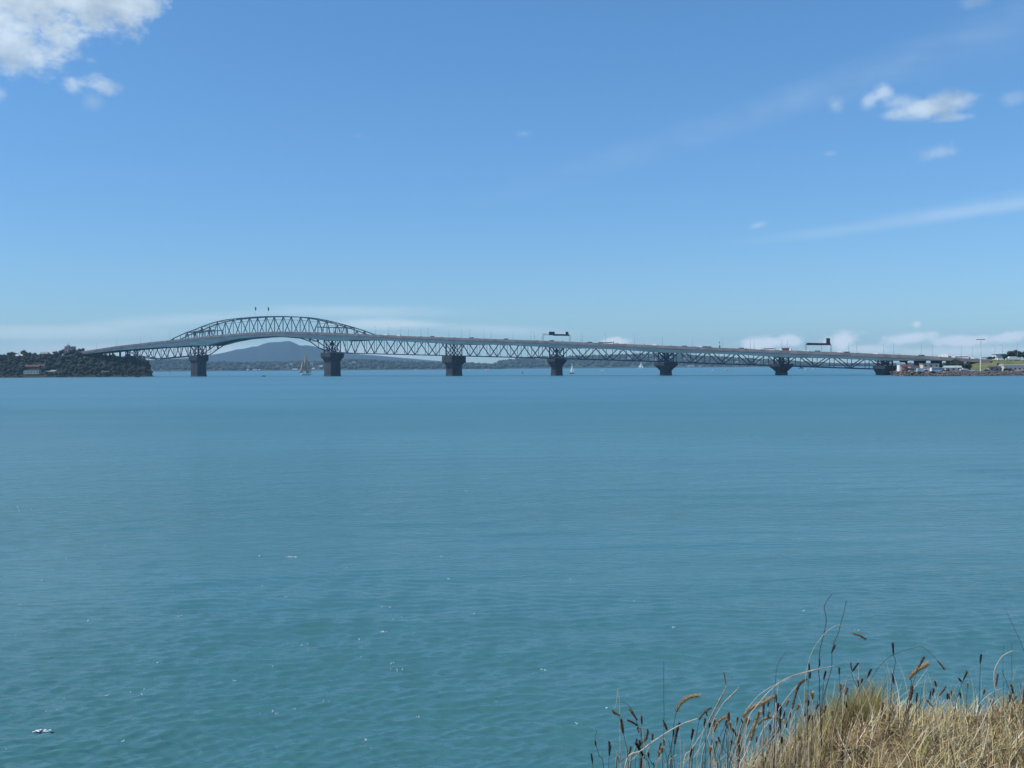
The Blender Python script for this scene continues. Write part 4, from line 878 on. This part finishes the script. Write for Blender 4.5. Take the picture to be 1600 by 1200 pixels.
def shsail(nm, A, B_, C_, D_, bulge):
    mb = MB(); n = 8; vs = []
    A, B_, C_, D_ = [Vector(q) for q in (A, B_, C_, D_)]
    for i in range(n+1):
        for j in range(n+1):
            u, v = i/n, j/n; q = (A*(1-v)+B_*v)*(1-u)+(D_*(1-v)+C_*v)*u; vs.append(q+Vector((0, 1, 0))*math.sin(math.pi*u)*math.sin(math.pi*v)*bulge)
    o_ = mb.add(vs, [(i*(n+1)+j, i*(n+1)+j+1, (i+1)*(n+1)+j+1, (i+1)*(n+1)+j) for i in range(n) for j in range(n)]).build(nm, sail_tan, ship, smooth=True); o_.modifiers.new('t', 'SOLIDIFY').thickness = .05
shsail('mainsail', (-L_*.03, 0, Hm*.93), (-L_*.06, 0, Hm*.93), (-L_*.3, .8, L_*.24), (-L_*.03, 0, L_*.22), 1.2)
shsail('staysail', (L_*.0, 0, Hm*.9), (L_*.0, 0, Hm*.88), (L_*.02, 0, L_*.4), (L_*.24, 0, L_*.3), 1.0)
shsail('jib', (L_*.26, 0, Hm*.6), (L_*.27, 0, Hm*.59), (L_*.3, .5, L_*.2), (L_*.58, 0, L_*.22), .8)
shsail('mizzen_sail', (-L_*.37, 0, Hm*.4), (-L_*.38, 0, Hm*.4), (-L_*.5, .5, L_*.24), (-L_*.37, 0, L_*.24), .5)
rg = MB()
for a, b_ in [((-L_*.02, 0, Hm), (L_*.6, 0, L_*.2)), ((-L_*.02, 0, Hm*.95), (-L_*.48, 0, L_*.14)), ((L_*.26, 0, Hm*.62), (L_*.6, 0, L_*.2)), ((-L_*.02, 0, Hm*.8), (-L_*.05, L_*.13, L_*.13)), ((-L_*.02, 0, Hm*.8), (-L_*.05, -L_*.13, L_*.13)), ((-L_*.36, 0, Hm*.42), (-L_*.5, 0, L_*.14))]: rg.tube([a, b_], .05, 4)
rg.build('rigging', dark_m, ship)
for (px, py, wpx, lb) in [(412, 588.2, 7, 'small dark dinghy with a person below the arch centre'), (215.5, 589.4, 8, 'dark open boat off the headland tip'), (1252, 575.8, 9, 'dark barge moored right of the sixth pier')]:
    p = wpt(px, py); L_ = wpx*mpx(p); b9 = launch(p, .1, L_, hull_dark, dark_m, lb, None, 'open_boat', 'boat', cab=0 if 'barge' not in lb else 1.5)
    if 'dinghy' in lb:
        MB().tube([(0, 0, L_*.1), (0, 0, L_*.28), (0.05, 0, L_*.36)], [.3, .28, .12], 8).build('outboard_cover', dark_m, b9)
p = wpt(816.5, 583.5); e = empty('channel_buoy', p); tag(e, 'small dark channel buoy between third and fourth piers', 'buoy'); MB().tube([(0, 0, -.5), (0, 0, .9)], [1.1, 1.0], 12).build('float', hull_dark, e); MB().tube([(0, 0, .8), (0, 0, 3.2)], [.5, .15], 8).build('tower', hull_dark, e)

# ------------------------------------------------------------------ foam flecks on the near water
fl = MB()
def fleck(px, py, wpx):
    p = wpt(px, py); wd = wpx*mpx(p); 
    for i in range(max(2, int(wpx/1.6))):
        c = p+Vector((random.uniform(-.5, .5)*wd, random.uniform(-.09, .09), .02)); n = 7; r = random.uniform(.2, .5)*min(wd, .04+wd*.16)
        vs = [(c.x+math.cos(a*6.283/n)*r*random.uniform(.6, 1.4), c.y+math.sin(a*6.283/n)*r*random.uniform(.3, .8), c.z-.15) for a in range(n)]+[(c.x, c.y, c.z-.125)]
        fl.add(vs, [(a, (a+1) % n, n) for a in range(n)])
for (px, py, wd) in [(65, 1143, 26), (653, 1121, 8), (66, 907, 5), (303, 718, 4), (135, 971, 7), (212, 975, 5), (168, 1087, 5), (245, 1037, 6), (600, 988, 10), (613, 1037, 6), (1053, 981, 5), (949, 1107, 6), (195, 1158, 6), (846, 1047, 5), (852, 1048, 3), (900, 1132, 5), (425, 1041, 5), (282, 963, 5), (55, 755, 4), (102, 1092, 5), (461, 1107, 5), (1338, 985, 6), (445, 933, 8), (455, 871, 16), (1255, 955, 6), (700, 905, 5), (560, 1000, 5), (740, 960, 6), (690, 870, 4), (572, 1157, 6), (520, 1090, 5), (365, 1065, 6), (30, 945, 6), (890, 905, 4), (990, 940, 4)]: fleck(px, py, wd)
for i in range(26):
    px = random.uniform(0, 900)*random.random()**.3; py = 760+420*random.random()**.7
    for q_ in range(random.choice([1, 1, 2, 4])): fleck(px+random.gauss(0, 9), py+random.gauss(0, 2.5), random.uniform(1.0, 3.4))
tag(fl.build('foam', mat('white_foam', (.70, .74, .76), .6, .15)), 'white foam flecks scattered over the near water', 'foam', kind='stuff')

# ------------------------------------------------------------------ foreground bank with dry grass
def gh(x, y):
    """height of the near bank"""
    crest = 8.335-0.60*max(0, min(1.6, (1.72-x)/1.0))**1.15 + .03*math.sin(x*5)+.03*math.sin(y*7+x*3)
    if x > 1.9: crest -= .02*(x-1.9)
    z = crest + .02*(5.0-y)
    ed = 5.45+.12*math.sin(x*2.3)
    if y > ed: z -= (y-ed)**1.25*1.7
    z += .05*fbm(x*1.7, y*1.7, 2)
    return max(z, -3.0)
gx = np.concatenate([np.arange(-60, -4, 4), np.arange(-4, 6, .1), np.arange(6, 62, 4)]); gy = np.concatenate([np.arange(-60, 2, 4), np.arange(2, 7, .1), np.arange(7, 20, .5)])
V = np.array([(x, y, gh(x, y)) for y in gy for x in gx]); nx = len(gx)
Fq = np.array([(j*nx+i, j*nx+i+1, (j+1)*nx+i+1, (j+1)*nx+i) for j in range(len(gy)-1) for i in range(nx-1)])
soil = mat('dry_soil_thatch', (0.045, 0.032, 0.018), 0.95, 0.4, 14, col2=(0.20, 0.145, 0.075), bump=.8, bscale=60)
tag(link('bank', np_mesh('bank', V, Fq, soil, True)), kind='structure')

def blade_mat(name, stops, rough=.7):
    m = bpy.data.materials.new(name); m.use_nodes = True; t_ = m.node_tree; b__ = t_.nodes['Principled BSDF']; b__.inputs['Roughness'].default_value = rough; b__.inputs['Specular IOR Level'].default_value = .25
    a = t_.nodes.new('ShaderNodeAttribute'); a.attribute_name = 'tint'; r = t_.nodes.new('ShaderNodeValToRGB'); t_.links.new(a.outputs['Fac'], r.inputs[0]); r.color_ramp.interpolation = 'LINEAR'
    els = r.color_ramp.elements; els[0].position = stops[0][0]; els[0].color = (*stops[0][1], 1); els[1].position = stops[-1][0]; els[1].color = (*stops[-1][1], 1)
    for p_, c in stops[1:-1]: q = els.new(p_); q.color = (*c, 1)
    t_.links.new(r.outputs[0], b__.inputs['Base Color'])
    tr = t_.nodes.new('ShaderNodeBsdfTranslucent'); t_.links.new(r.outputs[0], tr.inputs[0]); ms = t_.nodes.new('ShaderNodeMixShader'); ms.inputs[0].default_value = .25
    t_.links.new(b__.outputs[0], ms.inputs[1]); t_.links.new(tr.outputs[0], ms.inputs[2]); t_.links.new(ms.outputs[0], t_.nodes['Material Output'].inputs[0]); return m
straw = blade_mat('dry_grass_blades', [(0, (.10, .055, .025)), (.12, (.26, .16, .08)), (.30, (.52, .42, .20)), (.55, (.70, .58, .32)), (.66, (.30, .29, .09)), (.78, (.60, .52, .26)), (.90, (.78, .68, .46)), (1, (.85, .79, .66))])
olive = blade_mat('olive_grass_blades', [(0, (.24, .20, .07)), (.5, (.42, .36, .14)), (1, (.58, .50, .26))])
def blades(name, n, place, length, width, lean, mt, seed, seg=4, droop=.5):
    r = np.random.default_rng(seed); VV = np.zeros((n, (seg+1)*2, 3)); tint = np.zeros((n, (seg+1)*2))
    for i in range(n):
        x, y, z = place(r); L_ = r.uniform(*length); wd = r.uniform(*width); az = r.uniform(0, 6.283); ln = r.uniform(*lean)
        d = np.array([math.cos(az)*math.sin(ln), math.sin(az)*math.sin(ln), math.cos(ln)]); side = np.array([-math.sin(az+r.uniform(-.8, .8)), math.cos(az), 0]); p = np.array([x, y, z-.01]); tt = r.random()
        curl = r.uniform(-.5, 1)*droop; sw = r.normal(0, .12)
        for k2 in range(seg+1):
            f = k2/seg; ww = wd*(1-f**1.5*.9)*.5; VV[i, k2*2] = p-side*ww; VV[i, k2*2+1] = p+side*ww
            p = p+d*L_/seg; d = d+np.array([math.cos(az)*curl/seg+side[0]*sw, math.sin(az)*curl/seg+side[1]*sw, -abs(curl)*1.2/seg]); d /= np.linalg.norm(d)
        tint[i, :] = tt
    base = np.arange(n)[:, None, None]*((seg+1)*2); q = np.array([(2*k2, 2*k2+1, 2*k2+3, 2*k2+2) for k2 in range(seg)])[None]
    return np_mesh(name, VV.reshape(-1, 3), (base+q).reshape(-1, 4), mt, False, {'tint': tint.ravel()})
def pl_bank(r):
    while True:
        x = r.uniform(.2, 3.6); y = r.uniform(4.1, 5.75)
        if x/y > .75: continue
        if x < 1.0 and r.random() < .6: continue
        return x, y, gh(x, y)
tag(link('dry_grass', blades('dry_grass', 24000, pl_bank, (.04, .14), (.0018, .0055), (.3, 1.5), straw, 1)), 'matted dry straw coloured grass covering the near bank at lower right', 'grass', kind='stuff')
tag(link('dry_grass', blades('dry_grass', 520, pl_bank, (.10, .26), (.004, .0075), (.7, 1.5), straw, 3, seg=5, droop=.25)), 'broad fallen straws lying across the matted bank', 'grass', kind='stuff')
tag(link('dry_grass', blades('dry_grass', 1500, pl_bank, (.12, .32), (.0015, .0035), (0, .7), straw, 2, seg=6, droop=.35)), 'taller loose dry grass blades standing up from the matted bank', 'grass', kind='stuff')
def tuft(px, py, D, rad_, n, length, mt, seed, label, lean=(0, .45)):
    p = at(px, py, D); 
    def pl(r):
        a = r.uniform(0, 6.28); q = rad_*math.sqrt(r.random()); x, y = p.x+q*math.cos(a), p.y+q*math.sin(a); return x, y, gh(x, y)
    o_ = link('grass_tuft', blades('grass_tuft', n, pl, length, (.0015, .003), lean, mt, seed, seg=6, droop=.3)); tag(o_, label, 'grass tuft')
tuft(1345, 1150, 5.15, .11, 700, (.09, .22), olive, 11, 'dense olive-yellow grass tuft rising in the middle of the near bank')
tuft(1290, 1165, 5.2, .14, 700, (.10, .20), olive, 12, 'smaller olive grass tuft left of the tallest tuft')
tuft(1235, 1190, 5.0, .16, 500, (.10, .20), straw, 13, 'straw coloured tuft at left slope of the near bank', (0, .6))
tuft(1130, 1235, 4.9, .2, 500, (.12, .24), straw, 14, 'sparse straw tuft low at the bottom edge below the plumes', (0, .7))

# ---- single stalks with seed heads
stalk_dark = mat('dark_dry_stalk', (0.060, 0.040, 0.034), .8, .3, 40)
stalk_pale = mat('pale_dry_stalk', (0.50, 0.43, 0.32), .7, .2, 40)
head_dark = mat('dark_brown_seed_head', (0.065, 0.035, 0.028), .9, .3, 120)
head_tan = mat('golden_seed_head', (0.42, 0.30, 0.15), .9, .3, 120)
head_mid = mat('brown_seed_head', (0.17, 0.10, 0.055), .9, .3, 120)
def smooth_pts(P, n=5):
    P = [Vector(p) for p in P]
    if len(P) < 3: return [P[0].lerp(P[-1], i/4) for i in range(5)]
    out = []
    for i in range(len(P)-1):
        p0, p1, p2, p3 = P[max(i-1, 0)], P[i], P[i+1], P[min(i+2, len(P)-1)]
        for j in range(n):
            t_ = j/n; out.append(.5*((2*p1)+(p2-p0)*t_+(2*p0-5*p1+4*p2-p3)*t_*t_+(3*p1-p0-3*p2+p3)*t_**3))
    return out+[P[-1]]
def head(pts, r, m, parent, org, seed, spiky=.5, name='seed_head'):
    R_ = random.Random(seed); S = smooth_pts(pts, 6); n = len(S); mb = MB()
    rs = [max(.0006, r*.82*math.sin(math.pi*(.06+.88*i/(n-1)))**.6*R_.uniform(.78, 1.15)) for i in range(n)]
    mb.tube([p-org for p in S], rs, 8)
    tot = sum((S[i+1]-S[i]).length for i in range(n-1)); cnt = int(140+tot*4200)
    for i in range(cnt):
        f = R_.random()*(n-1); k2 = min(int(f), n-2); p = S[k2].lerp(S[k2+1], f-k2)-org; d = (S[k2+1]-S[k2]).normalized(); o_ = d.orthogonal().normalized(); o_ = Matrix.Rotation(R_.uniform(0, 6.28), 3, d) @ o_
        rr = rs[k2]; q = p+o_*rr*.8; tip = q+(o_*R_.uniform(.5, 1.5)+d*R_.uniform(.3, 1.8))*r*spiky*R_.uniform(1.4, 3.0); sd = d.cross(o_)*r*.20
        mb.add([q-sd, q+sd, tip], [(0, 1, 2)])
    return mb.build(name, m, parent)
SEED = [0]
def stalk(pts, D, label, heads=(), pale=False, th=.0011, cat='seed stalk', name='seed_stalk', toground=True, group='dry stalks on the near bank', dd=.0):
    """pts, heads in photograph pixels at depth D, from the base up"""
    SEED[0] += 1; n = len(pts); W = [at(x, y, D+dd*i/max(1, n-1)) for i, (x, y) in enumerate(pts)]
    g = gh(W[0].x, W[0].y)
    if W[0].z > g: W = [Vector((W[0].x+(W[0].x-W[1].x)*.15, W[0].y, g-.02))]+W
    org = Vector((W[0].x, W[0].y, min(W[0].z, g)))
    e = empty(name, org); tag(e, label, cat, group)
    S = smooth_pts(W, 6); m_ = len(S)
    S = [p+Vector((fbm(p.z*22, SEED[0]*3.1, 0), 0, 0))*.0022 for p in S]
    MB().tube([p-org for p in S], [th*1.45*(1.25-.55*i/(m_-1)) for i in range(m_)], 5).build('stalk', stalk_pale if pale else stalk_dark, e)
    for (hp, r, m) in heads: head([at(x, y, D+dd) for x, y in hp], r, m, e, org, SEED[0]*7, .8 if m is head_tan else .45)
    return e
HD, HM, HT = head_dark, head_mid, head_tan
ST = [
 ([(1283, 1140), (1280, 1070), (1281, 1020), (1291, 972), (1288, 948), (1300, 928)], 'tallest wiry kinked stem, left of a straighter tall one', [([(1281, 1041), (1280, 1030)], .0032, HD)], 0, .0013),
 ([(1284, 1150), (1286, 1095), (1299, 1045), (1301, 1012), (1311, 985), (1323, 938)], 'tall wiry stem leaning right with small head half way up', [([(1299, 1020), (1305, 1008)], .0042, HD)], 0, .0013),
 ([(1388, 1160), (1391, 1105), (1394, 1062), (1399, 1034), (1395.5, 1022)], 'upright stem topped by a dark cylinder head above the tuft', [([(1396, 1023), (1395, 1005)], .0042, HD), ([(1397, 1070), (1395, 1054)], .0036, HD)], 0, .0011),
 ([(1530, 1150), (1530, 1092), (1532, 1036)], 'straight thin stem with one dark head, right of the tuft', [([(1531.5, 1037), (1533, 1023)], .0045, HD)], 0, .001),
 ([(1412, 1170), (1414, 1120), (1424, 1068), (1420, 1061)], 'stem bearing a slanted golden fuzzy head', [([(1420, 1061), (1433, 1047), (1449, 1038)], .0062, HT)], 0, .0011),
 ([(1416, 1165), (1422, 1090), (1434, 1043)], 'stem with dark head just behind the slanted golden one', [([(1434, 1044), (1444, 1027)], .0052, HM)], 0, .001),
 ([(1340, 1150), (1352, 1080), (1385, 1030), (1430, 1012), (1446, 1014), (1465, 1032)], 'thin arching stem drooping right with a small head at its tip', [([(1464, 1031), (1476, 1046)], .0042, HM)], 0, .0008),
 ([(1256, 1110), (1262, 1040), (1280, 1000), (1305, 978), (1322, 980), (1333, 990)], 'thin pale arching stem with a curved brown head drooping right', [([(1332, 990), (1343, 993), (1353, 999)], .0040, HM)], 1, .0007),
 ([(1262, 1160), (1262, 1100), (1264, 1030)], 'upright stem with two dark heads one above the other', [([(1265, 1048), (1264, 1038)], .0035, HD), ([(1265, 1061), (1266, 1051)], .0045, HD)], 0, .001),
 ([(1282, 1160), (1283, 1110), (1288, 1060)], 'stem with dark head beside the tall wiry stems', [([(1287, 1062), (1290, 1049)], .0045, HD)], 0, .001),
 ([(1316, 1140), (1314, 1095), (1311, 1053)], 'stem with small dark head left of the v-shaped pair', [([(1311.5, 1054), (1311, 1043)], .0036, HD)], 0, .0009),
 ([(1345, 1090), (1335, 1064), (1331, 1050)], 'short stem with two heads spread in a v', [([(1331, 1050), (1341, 1036)], .0044, HD), ([(1331, 1048), (1329, 1036)], .0034, HD)], 0, .0009),
 ([(1322, 1140), (1336, 1095), (1355, 1058)], 'leaning stem with dark head right of the v-shaped pair', [([(1355, 1059), (1361, 1046)], .0046, HD)], 0, .0009),
 ([(1412, 1200), (1414, 1150), (1418, 1110), (1424, 1090)], 'stem with thick brown fuzzy head below the golden one', [([(1422, 1095), (1424, 1084), (1426, 1073)], .0062, HM)], 0, .0013),
 ([(1429, 1180), (1432, 1130), (1432, 1096)], 'stem with short dark head right of the thick brown one', [([(1432, 1098), (1433, 1083)], .0046, HD)], 0, .001),
 ([(1405, 1180), (1412, 1130), (1418, 1108)], 'low stem with tilted brown head at bank edge', [([(1417, 1112), (1424, 1100)], .0040, HM)], 0, .001),
 ([(1462, 1160), (1461, 1120), (1457, 1104)], 'small stem with a head tilted left near the water gap', [([(1457, 1104), (1449, 1095)], .0042, HD)], 0, .0008),
 ([(1455, 1170), (1461, 1120), (1466, 1086)], 'pale stem with slanted brown head, left of a pair', [([(1467, 1088), (1478, 1073)], .0042, HM)], 1, .0009),
 ([(1478, 1170), (1479, 1125), (1482, 1092)], 'pale stem with upright tan head, right of a slanted one', [([(1483, 1093), (1486, 1080)], .0046, HM)], 1, .0009),
 ([(1487, 1150), (1492, 1110), (1498, 1083), (1506, 1062)], 'branching stem with three small dark heads', [([(1505, 1063), (1511, 1050)], .0044, HD), ([(1503, 1066), (1498, 1060)], .0038, HD), ([(1500, 1092), (1500, 1083)], .0046, HD)], 0, .0009),
 ([(1574, 1160), (1569, 1112), (1556, 1078), (1554, 1048), (1566, 1026), (1582, 1017)], 'pale arching blade curling to the right near picture edge', [], 1, .0016),
 ([(1600, 1180), (1618, 1075), (1598, 1012), (1574, 958)], 'thin dark stem slanting in from the right picture edge', [], 0, .0008),
 ([(1549, 1150), (1552, 1100), (1556, 1072)], 'stem with brown head behind the pale arching blade', [([(1556, 1073), (1559, 1054)], .0040, HM)], 0, .0009),
 ([(1590, 1150), (1584, 1100), (1566, 1048)], 'brown stem with a head half way, right of the pale arching blade', [([(1583, 1084), (1580, 1070)], .0046, HM)], 0, .001),
 ([(1569, 1130), (1567, 1060), (1568, 1005)], 'very thin upright stem near the right edge, left of another', [], 0, .0006),
 ([(1582, 1130), (1581, 1070), (1581, 1003)], 'very thin upright stem closest to the right edge', [], 0, .0006),
 ([(1600, 1130), (1599, 1095)], 'brown head at the right picture edge', [([(1598, 1100), (1601, 1078)], .0050, HM)], 0, .001),
 ([(1217, 1200), (1219, 1150), (1220, 1120)], 'dark thick head on short stem at left slope, right of its twin', [([(1219, 1121), (1220, 1102)], .0052, HD)], 0, .0011),
 ([(1209, 1200), (1213, 1150), (1214, 1110)], 'dark head on short stem at left slope, left of its twin', [([(1214, 1113), (1216, 1099)], .0046, HD)], 0, .001),
 ([(1336, 1180), (1330, 1125), (1322, 1100)], 'stem in front of the tuft with two brown heads', [([(1323, 1106), (1321, 1097)], .0050, HD), ([(1332, 1128), (1328, 1116)], .0042, HD)], 0, .001),
 ([(1310, 1185), (1316, 1120), (1319, 1085), (1325, 1057)], 'pale plume standing left of the tuft', [([(1318, 1082), (1325, 1057)], .0034, stalk_pale)], 1, .0014),
 ([(1165, 1150), (1185, 1100), (1222, 1064), (1262, 1049), (1303, 1041)], 'long pale grass plume arching right over the left slope', [([(1235, 1059), (1268, 1048), (1303, 1041)], .0026, stalk_pale)], 1, .0013),
 ([(1160, 1130), (1178, 1095), (1205, 1073), (1240, 1058)], 'second pale arching plume just under the long one', [], 1, .0011),
 ([(1234, 1160), (1236, 1125), (1239, 1106)], 'stem with long golden-brown bent head', [([(1238, 1108), (1244, 1082), (1250, 1068), (1260, 1061)], .0055, HM)], 1, .001),
 ([(1186, 1160), (1210, 1118), (1244, 1073), (1262, 1060)], 'pale straight straw leaning right behind the golden-brown bent head', [], 1, .0011),
 ([(1047, 1215), (1050, 1160), (1056, 1113)], 'stem with large golden head bowing right, left group', [([(1056, 1113), (1063, 1100), (1076, 1090), (1091, 1087)], .0058, HT)], 0, .0012),
 ([(1035, 1215), (1037, 1130), (1037, 1033)], 'very tall thin straight stem in the left group', [([(1036, 1125), (1042, 1140)], .0044, HD)], 0, .0008),
 ([(1080, 1215), (1085, 1165), (1093, 1124)], 'stem with slanted brown head in the left group', [([(1092, 1125), (1100, 1114), (1111, 1106)], .0046, HM)], 0, .001),
 ([(1068, 1200), (1081, 1170), (1106, 1131), (1134, 1074), (1131, 1050)], 'pale plume leaning right with dark tip in the left group', [([(1134, 1070), (1131, 1050)], .0022, HM), ([(1100, 1141), (1134, 1074)], .0028, stalk_pale)], 1, .0013),
 ([(1095, 1200), (1110, 1140), (1120, 1115), (1133, 1096), (1155, 1074)], 'pale plume right of the dark tipped one', [([(1131, 1098), (1155, 1074)], .0026, stalk_pale)], 1, .001),
 ([(1110, 1205), (1111, 1165), (1115, 1144)], 'stem with small golden head bowing right below the pale plumes', [([(1115, 1144), (1120, 1132), (1128, 1123), (1138, 1120)], .0052, HT)], 0, .0011),
 ([(975, 1210), (1005, 1171), (1057, 1136), (1090, 1123)], 'thick pale straw lying diagonally across the left group', [], 1, .0021),
 ([(1053, 1205), (1054, 1162)], 'stem with long dark upright head beside the bowing golden one', [([(1054, 1163), (1057, 1145), (1062, 1130)], .0058, HD)], 0, .001),
 ([(1077, 1210), (1080, 1155)], 'stem with dark head between golden and pale plumes', [([(1080, 1156), (1083, 1140)], .0052, HD)], 0, .001),
 ([(1103, 1200), (1101, 1133)], 'thin stem with small dark head beside the pale plume', [([(1100, 1134), (1102, 1123)], .0040, HD)], 0, .0008),
 ([(1020, 1220), (1024, 1195), (1030, 1176)], 'short stem with small dark head under the diagonal straw', [([(1029, 1176), (1033, 1162)], .0046, HD)], 0, .0009),
 ([(1016, 1215), (1007, 1184)], 'stem with thick dark head crossing the diagonal straw', [([(1008, 1185), (1001, 1174), (994, 1161)], .0062, HD)], 0, .0012),
 ([(985, 1205), (990, 1180), (997, 1163)], 'stem with bent dark head above the diagonal straw', [([(996, 1165), (1006, 1158), (1011, 1150), (1012, 1140)], .0052, HM)], 0, .001),
 ([(1001, 1215), (1001, 1200)], 'low dark head at the bottom edge under the diagonal straw', [([(1001, 1203), (1002, 1186)], .0050, HD)], 0, .001),
 ([(982, 1205), (977, 1160), (973, 1142)], 'pinkish-tan drooping head on the left end of the left group', [([(974, 1146), (972, 1136), (971, 1124)], .0055, HM)], 0, .001),
 ([(1003, 1165), (997, 1135), (988, 1110), (976, 1098), (966, 1098)], 'arching stem with three brown heads, left end of the group', [([(982, 1106), (988, 1114), (995, 1124)], .0050, HM), ([(979, 1125), (987, 1128), (995, 1133)], .0050, HD), ([(996, 1136), (998, 1144)], .0045, HM)], 0, .0009),
 ([(968, 1098), (962, 1104), (957, 1110)], 'hanging curled tan head at the far left of the group', [([(956, 1108), (960, 1114), (968, 1117)], .0052, HM)], 1, .0009),
 ([(951, 1220), (952, 1180)], 'thin stem with small dark head near the left end', [([(952, 1181), (953, 1165)], .0046, HD)], 0, .0008),
 ([(927, 1220), (925, 1192)], 'leftmost stem with small dark head at the bottom edge', [([(926, 1193), (924, 1178)], .0040, HD)], 0, .0008),
 ([(944, 1215), (936, 1180), (930, 1158), (933, 1140)], 'thin bent stem second from the left end', [([(931, 1166), (930, 1158)], .0036, HM)], 0, .0009),
 ([(1148, 1205), (1152, 1160), (1160, 1124)], 'stem with branchy golden plume leaning right', [([(1160, 1122), (1172, 1108), (1190, 1099), (1209, 1089)], .0058, HT)], 1, .0013),
 ([(1165, 1200), (1175, 1150), (1184, 1133)], 'stem with low golden head bowing right at the left slope', [([(1184, 1133), (1192, 1124), (1208, 1121), (1225, 1127)], .0046, HT)], 1, .0012),
 ([(1154, 1215), (1164, 1180), (1173, 1157)], 'thick stem with upright golden-brown head', [([(1173, 1158), (1178, 1136), (1186, 1113)], .0056, HT)], 1, .0024),
 ([(1153, 1215), (1153, 1190)], 'dark thick curved head on the left slope', [([(1153, 1190), (1155, 1170), (1152, 1152), (1144, 1139)], .0056, HM)], 0, .0014),
 ([(1210, 1110), (1212, 1061), (1216, 1037), (1229, 1018)], 'thin dark wire-like stem above the left slope', [], 0, .0008),
 ([(1205, 1170), (1210, 1120), (1217, 1063)], 'pale upright straw above the left slope', [], 1, .0014),
 ([(1475, 1182), (1440, 1145), (1390, 1105)], 'thick pale straw lying down right of the tuft', [], 1, .0022),
 ([(1505, 1188), (1530, 1140), (1552, 1092)], 'thick pale straw leaning right on the right of the bank', [([(1549, 1100), (1553, 1090)], .0028, stalk_pale)], 1, .0018),
]
for i, (pts, lb, hs, pale, th) in enumerate(ST):
    stalk(pts, 4.95+.25*math.sin(i*2.4), lb, hs, bool(pale), th)
# thinner anonymous stalks between them
for i in range(170):
    px = random.choice([random.uniform(1130, 1600), random.uniform(1100, 1290), random.uniform(1120, 1300), random.uniform(960, 1150)]); hgt = random.uniform(25, 95)*(1.0 if px > 1150 else .8); by = 1170 if px > 1250 else 1205
    lean = random.gauss(8, 16); tp = (px+lean, by-hgt-(15 if px > 1250 else 12 if px > 1120 else 0)); hd = random.random() < .55
    m_ = random.choice([HD, HM, HM, HT, HT])
    hh = [([tp, (tp[0]+lean*.12, tp[1]-random.uniform(7, 14))], random.uniform(.003, .0048), m_)] if hd else ()
    pale = random.random() < .72
    stalk([(px, by), (px+lean*.3, by-hgt*.5), tp], 5.0+random.uniform(-.35, .3), ('short ' if hgt < 45 else 'mid-height ' if hgt < 70 else 'tall ')+('left-leaning ' if lean < -6 else 'upright ' if lean < 10 else 'right-leaning ')+('pale' if pale else 'dark')+({HD: ' stalk with dark head', HM: ' stalk with brown head', HT: ' stalk with golden head'}[m_] if hd else ' bare stalk')+(', left group below the pale plumes' if px < 1150 else ', left slope of the bank' if px < 1270 else ', around the tuft' if px < 1400 else ', right part of the bank'), hh, pale, random.uniform(.0006, .0012), group='small stalks among the dry grass')

# ------------------------------------------------------------------ haze
hm = bpy.data.materials.new('haze_air'); hm.use_nodes = True; t = hm.node_tree
for n_ in list(t.nodes): t.nodes.remove(n_)
pv = t.nodes.new('ShaderNodeVolumePrincipled'); pv.inputs['Color'].default_value = (0.41, 0.73, 1.0, 1); pv.inputs['Density'].default_value = 6.5e-5; pv.inputs['Anisotropy'].default_value = 0.0
mo = t.nodes.new('ShaderNodeOutputMaterial'); t.links.new(pv.outputs[0], mo.inputs['Volume'])
hb = MB().box((0, (WY0+WY1)/2, 140), (2*WX+40, WY1-WY0+40, 300)).build('haze', hm); tag(hb, kind='stuff')
